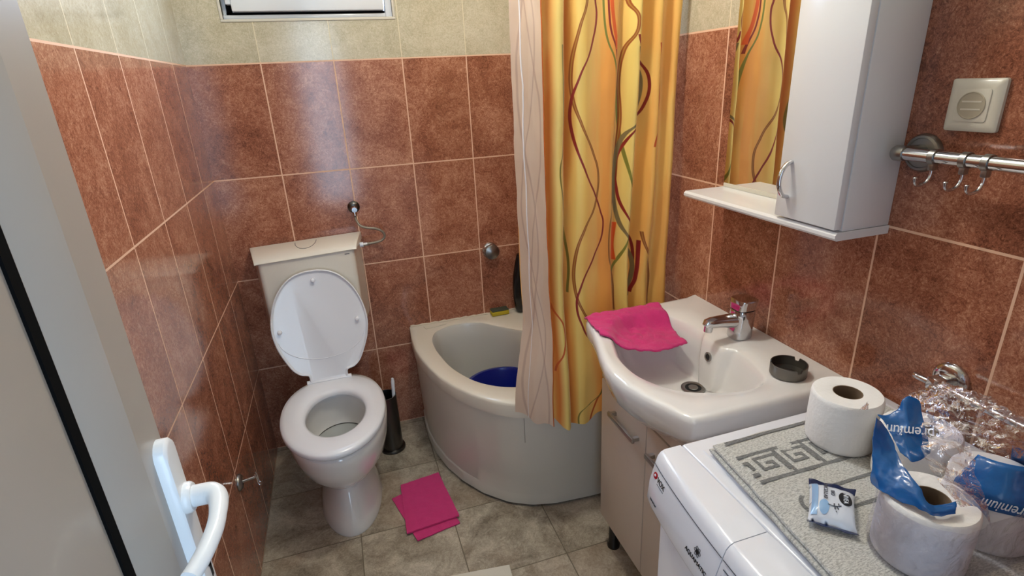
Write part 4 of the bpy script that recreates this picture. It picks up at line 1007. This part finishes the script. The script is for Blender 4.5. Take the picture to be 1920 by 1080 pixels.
# folded bath mat on the machine
MX = lambda b: 0.986 - 0.03*max(0, (-1.60-b))/0.30*0.9      # front edge drifts outward towards the viewer
mt = thing('bath_mat', 'folded grey bath mat with key pattern on washing machine', 'bath mat', (1.17, -1.87, 0.8516))
def layer(z0, th, x_off, y0, y1, x1, seed, rip=0.0):
    bm = BM(); nu, nv = 30, 46
    def f(u, v):
        y = y0+(y1-y0)*v; x0 = MX(y)+x_off
        x = x0+(x1-x0)*u
        e = 1.0 if 0.03 < u else 0.0
        edge = min(1, u/0.06)*min(1, v/0.05+0.0)*min(1, (1-v)/0.04+0.0)
        return Vector((x+0.002*fbm(v*14, seed)*(1-u), y+0.003*fbm(u*5, seed, 2), z0 + th*(0.35+0.65*max(0.0, min(1, edge))**0.5) + 0.0012*fbm(u*9, v*12, seed)*(0.2+edge)))
    V = grid(bm, f, nu, nv, flip=True)
    loopv = [V[i][0] for i in range(nu+1)] + [V[nu][j] for j in range(1, nv+1)] + [V[i][nv] for i in range(nu-1, -1, -1)] + [V[0][j] for j in range(nv-1, 0, -1)]
    low = [bm.verts.new((v.co.x, v.co.y, z0)) for v in loopv]
    n_ = len(loopv)
    for k in range(n_): bm.faces.new([loopv[k], loopv[(k+1) % n_], low[(k+1) % n_], low[k]])
    bm.faces.new(low)
    bmesh.ops.recalc_face_normals(bm, faces=bm.faces)
    return bm, f
bm, _ = layer(0.8517, 0.0085, 0.006, -1.607, -2.13, 1.36, 3.0); emit(bm, 'bottom_layer', M_TERRY, mt, angle=60)
bm, _ = layer(0.8603, 0.0085, 0.000, -1.613, -2.125, 1.355, 5.0); emit(bm, 'middle_layer', M_TERRY, mt, angle=60)
MZ = 0.8689; MTH = 0.0125
bm, ftop = layer(MZ, MTH, 0.004, -1.617, -2.12, 1.35, 8.0)
mat_top = MZ+MTH
# woven key pattern: slightly sunk-in darker pile strips, part of the same cloth
def strip(pts, w=0.0066, z=mat_top+0.0006):
    pts = [Vector((x, y, 0)) for x, y in pts]
    for a, b in zip(pts, pts[1:]):
        d = (b-a).normalized(); n_ = Vector((-d.y, d.x, 0))*w/2; a2 = a - d*w/2; b2 = b + d*w/2
        m_ = max(1, int((b2-a2).length/0.008)); prev = None
        for k in range(m_+1):
            p = a2.lerp(b2, k/m_)
            def zz(q):
                return z + 0.0011*fbm(q.x*60, q.y*60, 3)*0.4
            cur = (bm.verts.new((p.x+n_.x, p.y+n_.y, zz(p+n_))), bm.verts.new((p.x-n_.x, p.y-n_.y, zz(p-n_))))
            if prev:
                f = bm.faces.new([prev[0], prev[1], cur[1], cur[0]]); f.material_index = 1
                if f.normal.z < 0: f.normal_flip()
            prev = cur
ya, yb = -1.669, -1.729
strip([(1.004, -1.6305), (1.340, -1.628)], 0.006)
strip([(0.998, ya), (1.345, ya-0.003)]); strip([(0.994, yb), (1.345, yb-0.003)])
strip([(0.998, ya-0.016), (1.002, ya-0.016), (1.002, yb+0.030)]); strip([(0.994, yb+0.016), (1.000, yb+0.016)])
x = 1.005
for k in range(5):
    # one meander: an inward square spiral
    s = 0.058
    x0_, x1_ = x+0.005, x+s
    yt, ybm = ya-0.0105, yb+0.0105
    strip([(x0_-0.006, yb), (x0_-0.006, ya)] if k else [(x0_-0.004, ya), (x0_-0.004, ya)])
    strip([(x1_-0.006, yb+0.012), (x1_-0.006, ya-0.012), (x0_+0.008, ya-0.012), (x0_+0.008, yb+0.022), (x1_-0.020, yb+0.022), (x1_-0.020, ya-0.026), (x0_+0.022, ya-0.026)], 0.0060)
    x += s
# lower curved border motif
cx_, cy_ = 1.075, -1.795
P = [(cx_-0.058+0.020*(1-math.sin(t))*0.0+0.026*(1-math.cos(t-PI/2)) if False else cx_-0.040-0.022*math.sin(t), cy_+0.022*math.cos(t)) for t in [PI*k/12 for k in range(13)]]
strip([(cx_+0.22, cy_+0.022)] + P + [(cx_+0.22, cy_-0.022)], 0.006)
strip([(0.968, -2.02), (1.345, -2.023)]); strip([(0.966, -2.08), (1.345, -2.083)]); strip([(1.27, -1.86), (1.345, -1.86), (1.345, -1.98), (1.27, -1.98), (1.27, -1.90), (1.32, -1.90), (1.32, -1.95)], 0.006)
emit(bm, 'top_layer', [M_TERRY, M_TERRYDK], mt, angle=60)

# toilet rolls
def roll_mesh(r=0.0535, h=0.092, rc=0.021):
    bm = BM()
    lathe(bm, [(rc+0.0012, 0.002), (r-0.003, 0.0), (r-0.0008, 0.003), (r, 0.008), (r+0.0004, h*0.5), (r, h-0.008), (r-0.0008, h-0.003), (r-0.003, h-0.0004), (rc+0.004, h), (rc+0.0012, h-0.001)], (0, 0, 0), n=64, cap0=False, cap1=False)
    bm2 = BM(); lathe(bm2, [(rc+0.001, 0.002), (rc+0.001, h-0.001), (rc, h-0.0012), (rc, 0.002)], (0, 0, 0), n=40, cap0=False, cap1=False)
    return bm, bm2
def mk_roll(loc, label):
    t = thing('toilet_roll', label, 'toilet roll', loc, 'white toilet rolls on the bath mat')
    a, b = roll_mesh()
    for m_, nm, mt_ in ((a, 'paper', M_PAPER), (b, 'core', M_CARD)):
        me = bpy.data.meshes.new(nm)
        if nm == 'paper':
            for v in m_.verts:
                q = v.co; s = 1+0.006*fbm(q.x*14, q.y*14, q.z*8); v.co.x *= s; v.co.y *= s
        m_.to_mesh(me); m_.free()
        me.materials.append(mt_)
        for p in me.polygons: p.use_smooth = True
        try: me.set_sharp_from_angle(angle=math.radians(45))
        except Exception: pass
        o = bpy.data.objects.new(nm, me); COL.objects.link(o); o.parent = t
    return t
RZ0 = mat_top+0.0012
first = mk_roll((1.188, -1.688, RZ0), 'loose white toilet roll standing beside the washbasin corner')
def dup(root, loc, rot, label):
    r = root.copy(); COL.objects.link(r); r.location = loc; r.rotation_euler = rot; r['label'] = label; r.scale = (0.97, 0.97, 0.97)
    for ch in list(root.children):
        c = ch.copy(); COL.objects.link(c); c.parent = r
    return r
dup(first, (1.083, -1.906, RZ0), (0, 0, 1.0), 'nearest white toilet roll in the torn plastic pack')
dup(first, (1.206, -1.7995, RZ0), (0, 0, 2.0), 'toilet roll in the pack behind the nearest one')
dup(first, (1.200, -1.9075, RZ0), (0, 0, 3.0), 'toilet roll under the blue band at right of the pack')

# torn plastic pack of rolls: blue printed panels and clear crinkled film
bag = thing('plastic_bag', 'torn clear and blue plastic pack around toilet rolls', 'plastic bag', (1.14, -1.87, RZ0))
def patch(P, nu, nv, crumple, seed, freq=9.0):
    """bicubic-like patch from a grid of control points P[i][j]"""
    rows = [catmull(r, nv) for r in P]
    cols = list(zip(*rows)); cols = [catmull(c, nu) for c in cols]
    a, b = len(cols), len(cols[0])
    bm = BM(); V = []
    for i in range(a):
        rr = []
        for j in range(b):
            p = Vector(cols[i][j])
            d = Vector((fbm(p.x*freq*3, p.y*freq*3, p.z*freq*3+seed), fbm(p.y*freq*3, p.z*freq*3, p.x*freq*3+seed), fbm(p.z*freq*3, p.x*freq*3, p.y*freq*3+seed)))*crumple
            rr.append(bm.verts.new(p+d))
        V.append(rr)
    for i in range(a-1):
        for j in range(b-1):
            bm.faces.new([V[i][j], V[i+1][j], V[i+1][j+1], V[i][j+1]])
    return bm
zt = RZ0+0.0893
AC = Vector((1.083, -1.906, 0)); BCt = Vector((1.200, -1.906, 0)); CC = Vector((1.205, -1.802, 0))
def around(c, ang, r, z): return Vector((c.x+math.cos(ang)*r, c.y+math.sin(ang)*r, z))
# clear skin over the flanks of the near roll and the right roll
bm = BM()
rows = []
for k in range(15):
    z = RZ0+0.001+(zt-RZ0-0.004)*k/14
    r_ = []
    for q in range(44):
        t = math.radians(120) + math.radians(170)*q/43
        r_.append(around(AC, t, 0.0560+0.0022*fbm(math.cos(t)*3, k*0.5, 1.5), z))
    for q in range(30):
        t = math.radians(-95) + math.radians(110)*q/29
        r_.append(around(BCt, t, 0.0562+0.0025*fbm(math.cos(t)*3, k*0.5, 4.5), z))
    rows.append(r_)
loft(bm, rows, False); emit(bm, 'clear_skin', M_FILM, bag, angle=80)
# blue flap rising from the left rim of the near roll and falling to a tip at its front
fb = [(1.0423, -1.858, 0.966), (1.0346, -1.8763, 0.972), (1.0345, -1.8919, 0.976), (1.0393, -1.9094, 0.9785), (1.0441, -1.9261, 0.979), (1.050, -1.9352, 0.979), (1.0725, -1.9404, 0.979)]
ft = [(1.0631, -1.8295, 1.047), (1.0779, -1.8341, 1.030), (1.0739, -1.8583, 1.010), (1.0628, -1.8853, 1.002), (1.0510, -1.9150, 0.990), (1.0557, -1.9277, 0.986), (1.0865, -1.9290, 0.984)]
flapP = []
for a, b in zip(fb, ft):
    a, b = Vector(a), Vector(b)
    flapP.append([a, a.lerp(b, 0.33)+Vector((-0.003, -0.002, 0.003)), a.lerp(b, 0.67)+Vector((-0.002, -0.001, 0.002)), b])
bm = patch(flapP, 8, 12, 0.0030, 3.0, 12); emit(bm, 'blue_flap', M_BAGBLUE, bag, solid=0.0006, angle=80)
# blue panel lying over and behind the middle roll
backP = [
 [(1.125, -1.790, 1.008), (1.129, -1.801, 0.997), (1.125, -1.815, 0.990), (1.114, -1.840, 0.983)],
 [(1.146, -1.794, 1.008), (1.140, -1.812, 1.001), (1.130, -1.827, 0.993), (1.115, -1.848, 0.980)],
 [(1.164, -1.794, 1.034), (1.149, -1.817, 1.010), (1.134, -1.835, 0.991), (1.117, -1.857, 0.977)],
 [(1.178, -1.804, 1.028), (1.172, -1.822, 1.006), (1.160, -1.840, 0.990), (1.150, -1.852, 0.978)]]
backP = [[Vector(p) for p in r] for r in backP]
bm = patch(backP, 10, 10, 0.0035, 8.0, 11); bp_ = emit(bm, 'blue_back_panel', M_BAGBLUE, bag, solid=0.0006, angle=80)
text_part('premium', 'lettering', M_WHITEPRINT, 0.022, (1.140, -1.826, 1.0015), Vector((-0.62, 0.40, 0.0)), Vector((-0.42, -0.62, -0.50)), bag, shear=0.3, depth=0.0003, sx=0.8)
# blue band over the right roll
def band(u, v):
    t = math.radians(-195 + 213*u)
    z = zt - 0.024 + 0.058*v + 0.006*math.sin(u*5)
    r = 0.0572 + 0.002*fbm(u*6, v*3, 7)
    if v > 0.4: r -= 0.022*(v-0.4)/0.6
    return around(BCt, t, r, z)
bm = BM(); grid(bm, band, 44, 10); emit(bm, 'blue_band', M_BAGBLUE, bag, solid=0.0006, angle=80)
text_part('premium', 'lettering', M_WHITEPRINT, 0.021, around(BCt, math.radians(-138), 0.0592, zt-0.008), Vector((-0.67, 0.74, 0.0)), Vector((0.0, 0.0, -1.0)), bag, shear=0.3, depth=0.0003, sx=0.62)
# crumpled clear top of the pack: one thin crinkled dome
def dome(u, v):
    a = 2*PI*u; r = v
    q = Vector((math.cos(a)*r, math.sin(a)*r, math.sqrt(max(0, 1-r*r*0.92))))
    d = 1 + 0.20*fbm(q.x*1.8, q.y*1.8, q.z*1.8+2) - 0.16*abs(fbm(q.x*4, q.y*4, q.z*4+6)) + 0.07*fbm(q.x*9, q.y*9, q.z*9)
    return Vector((1.222 + q.x*0.060*d, -1.838 + q.y*0.085*d, 0.992 + q.z*0.058*d - 0.014*q.y - 0.01*r*r))
bm = BM(); grid(bm, dome, 110, 40); bmesh.ops.remove_doubles(bm, verts=bm.verts, dist=0.0001); emit(bm, 'clear_top', M_FILM, bag, angle=80)
filmP = [
 [(1.186, -1.865, 1.030), (1.170, -1.885, 1.012), (1.152, -1.905, 0.998), (1.138, -1.925, 0.985), (1.120, -1.955, 0.955)],
 [(1.168, -1.850, 1.026), (1.148, -1.868, 1.008), (1.132, -1.886, 0.994), (1.116, -1.908, 0.984), (1.104, -1.945, 0.980)],
 [(1.150, -1.835, 1.016), (1.130, -1.852, 1.000), (1.116, -1.872, 0.989), (1.104, -1.898, 0.982), (1.088, -1.936, 0.980)]]
filmP = [[Vector(p) for p in r] for r in filmP]
bm = patch(filmP, 8, 8, 0.003, 5.0, 12); emit(bm, 'clear_strand', M_FILM, bag, angle=80)
bm = patch([[Vector((1.140, -1.758, 1.000)), Vector((1.135, -1.762, 1.01)), Vector((1.128, -1.770, 1.022))], [Vector((1.130, -1.760, 1.005)), Vector((1.122, -1.770, 1.015)), Vector((1.112, -1.782, 1.026))], [Vector((1.106, -1.775, 1.012)), Vector((1.100, -1.785, 1.020)), Vector((1.092, -1.798, 1.030))]], 8, 8, 0.003, 2.0, 12)
emit(bm, 'clear_corner', M_FILM, bag, angle=80)

# wet wipes pouch
wp = thing('wipes_pack', 'small white and blue wet wipes pouch lying on bath mat', 'wipes pack', (1.045, -1.812, mat_top))
wo = Vector((1.0425, -1.8115, mat_top+0.0012)); wu = Vector((0.62, 0.0, 0)); 
wl = Vector((-0.66, -0.64, 0)).normalized(); ws = Vector((0.55, -0.72, 0)); ws = (ws - wl*ws.dot(wl)).normalized()   # wl: reading direction, ws: towards the top of the print
HL, HS = 0.046, 0.030
def wz(a, b): return 0.018*max(0, (1-(abs(a)/1.0)**2.6))**0.6*max(0, (1-(abs(b)/1.0)**4))**0.45
bm = BM()
def wtop(u, v):
    a, b = 2*u-1, 2*v-1
    w_ = 1-0.05*(1-abs(a)**3)
    return wo + wl*HL*0.86*a + ws*HS*b*w_ + Vector((0, 0, 0.004+wz(a, b)+0.0009*fbm(a*4, b*4, 1)))
V = grid(bm, wtop, 26, 18)
for v_ in [V[i][j] for i in range(27) for j in range(19)]: pass
def wbot(u, v):
    a, b = 2*u-1, 2*v-1
    return wo + wl*HL*0.86*a + ws*HS*b*(1-0.05*(1-abs(a)**3)) + Vector((0, 0, 0.004-0.0035*max(0, 1-a**4)*max(0, 1-b**4)))
V2 = grid(bm, wbot, 26, 18)
bmesh.ops.remove_doubles(bm, verts=bm.verts, dist=0.0002); bmesh.ops.recalc_face_normals(bm, faces=bm.faces)
emit(bm, 'pouch', M_FOIL, wp, angle=80)
for s in (-1, 1):
    bm = BM(); grid(bm, lambda u, v: wo + wl*HL*(s*(0.855+0.16*u)) + ws*HS*(2*v-1)*(1+0.04*u) + Vector((0, 0, 0.0042+0.003*u*(1 if s > 0 else 1.8)+0.0012*math.sin(v*14)*u)), 5, 24); emit(bm, 'crimped_end', M_NAVY, wp, solid=0.0005, angle=80)
def wtopz(a, b): return wo + wl*HL*0.86*a + ws*HS*b*(1-0.05*(1-abs(a)**3)) + Vector((0, 0, 0.0048+wz(a, b)))
def decal(cx_, cy_, ra, rb, nm, m_, n=28, lift=0.0):
    bm = BM(); rings = [[wtopz(cx_+ra*s*math.cos(2*PI*k/n), cy_+rb*s*math.sin(2*PI*k/n))+Vector((0, 0, lift)) for k in range(n)] for s in (1.0, 0.75, 0.5, 0.25, 0.02)]
    loft(bm, rings, True, False, True); return emit(bm, nm, m_, wp, angle=80)
decal(-0.10, 0.52, 0.36, 0.30, 'logo_disc', M_INK)
bm = BM(); grid(bm, lambda u, v: wtopz(-0.86+1.72*u, -0.93+0.26*v), 20, 4); emit(bm, 'blue_edge_print', M_FOILBLUE, wp, angle=80)
decal(0.52, -0.40, 0.30, 0.22, 'splash_print', M_FOILBLUE, lift=0.0001)
pl_ = wtopz(-0.10, 0.52)+Vector((0, 0, 0.0006)); nrm = Vector((0, 0, 1))
text_part('NIVEA', 'lettering', M_WHITEPRINT, 0.0088, pl_, wl, ws, wp, depth=0.0003, sx=0.9)
text_part('BIO', 'lettering', M_WMDARK, 0.0070, wtopz(-0.22, -0.05)+Vector((0, 0, 0.0006)), wl, ws, wp, depth=0.0003)
text_part('MICELLAR', 'lettering', M_WMDARK, 0.0075, wtopz(-0.22, -0.36)+Vector((0, 0, 0.0008)), wl, ws, wp, depth=0.0003)
bm = BM()
tw = catmull([wtopz(0.42, -0.25), wtopz(0.45, 0.0), wtopz(0.42, 0.18), wtopz(0.36, 0.32)], 6); tube(bm, [p+Vector((0, 0, 0.0004)) for p in tw], 0.0006, 5)
for a, b, c, d in ((0.45, 0.0, 0.34, 0.02), (0.43, 0.12, 0.54, 0.20), (0.44, 0.05, 0.56, 0.06), (0.40, 0.22, 0.30, 0.20), (0.62, 0.10, 0.66, 0.13)):
    tube(bm, [wtopz(a, b)+Vector((0, 0, 0.0004)), wtopz(c, d)+Vector((0, 0, 0.0005))], [0.0005, 0.001], 5)
emit(bm, 'twig_print', M_WMDARK, wp)

# pale mat on the floor at the bottom edge of the view
bm = BM()
fm = [(0.300, -1.400), (0.350, -0.912), (0.779, -0.967), (0.730, -1.455)]
fm = list(reversed(fm))
loft(bm, [[Vector((x, y, 0.0008)) for x, y in fm], [Vector((x, y, 0.010)) for x, y in fm], [Vector((x, y, 0.012)) for x, y in shrink(fm, 0.003)]], True, True, True)
bmesh.ops.recalc_face_normals(bm, faces=bm.faces)
emit(bm, 'floor_mat', simple('off_white_mat', srgb(214, 208, 194), 0.6, bump=0.3, bump_scale=300), loc=(0.54, -1.18, 0.0), label='flat off-white mat on floor tiles at bottom edge', cat='mat', angle=30)

# ceiling lamp fitting that holds the bulb
cl = thing('ceiling_lamp', 'round ceiling lamp fitting in the middle of the bathroom', 'lamp', (LAMP[0], LAMP[1], CH))
bm = BM(); lathe(bm, [(0.055, 0.0), (0.055, -0.02), (0.03, -0.03), (0.02, -0.06), (0.018, -0.12)], (LAMP[0], LAMP[1], CH), n=32); emit(bm, 'lamp_base', M_PVC, cl)
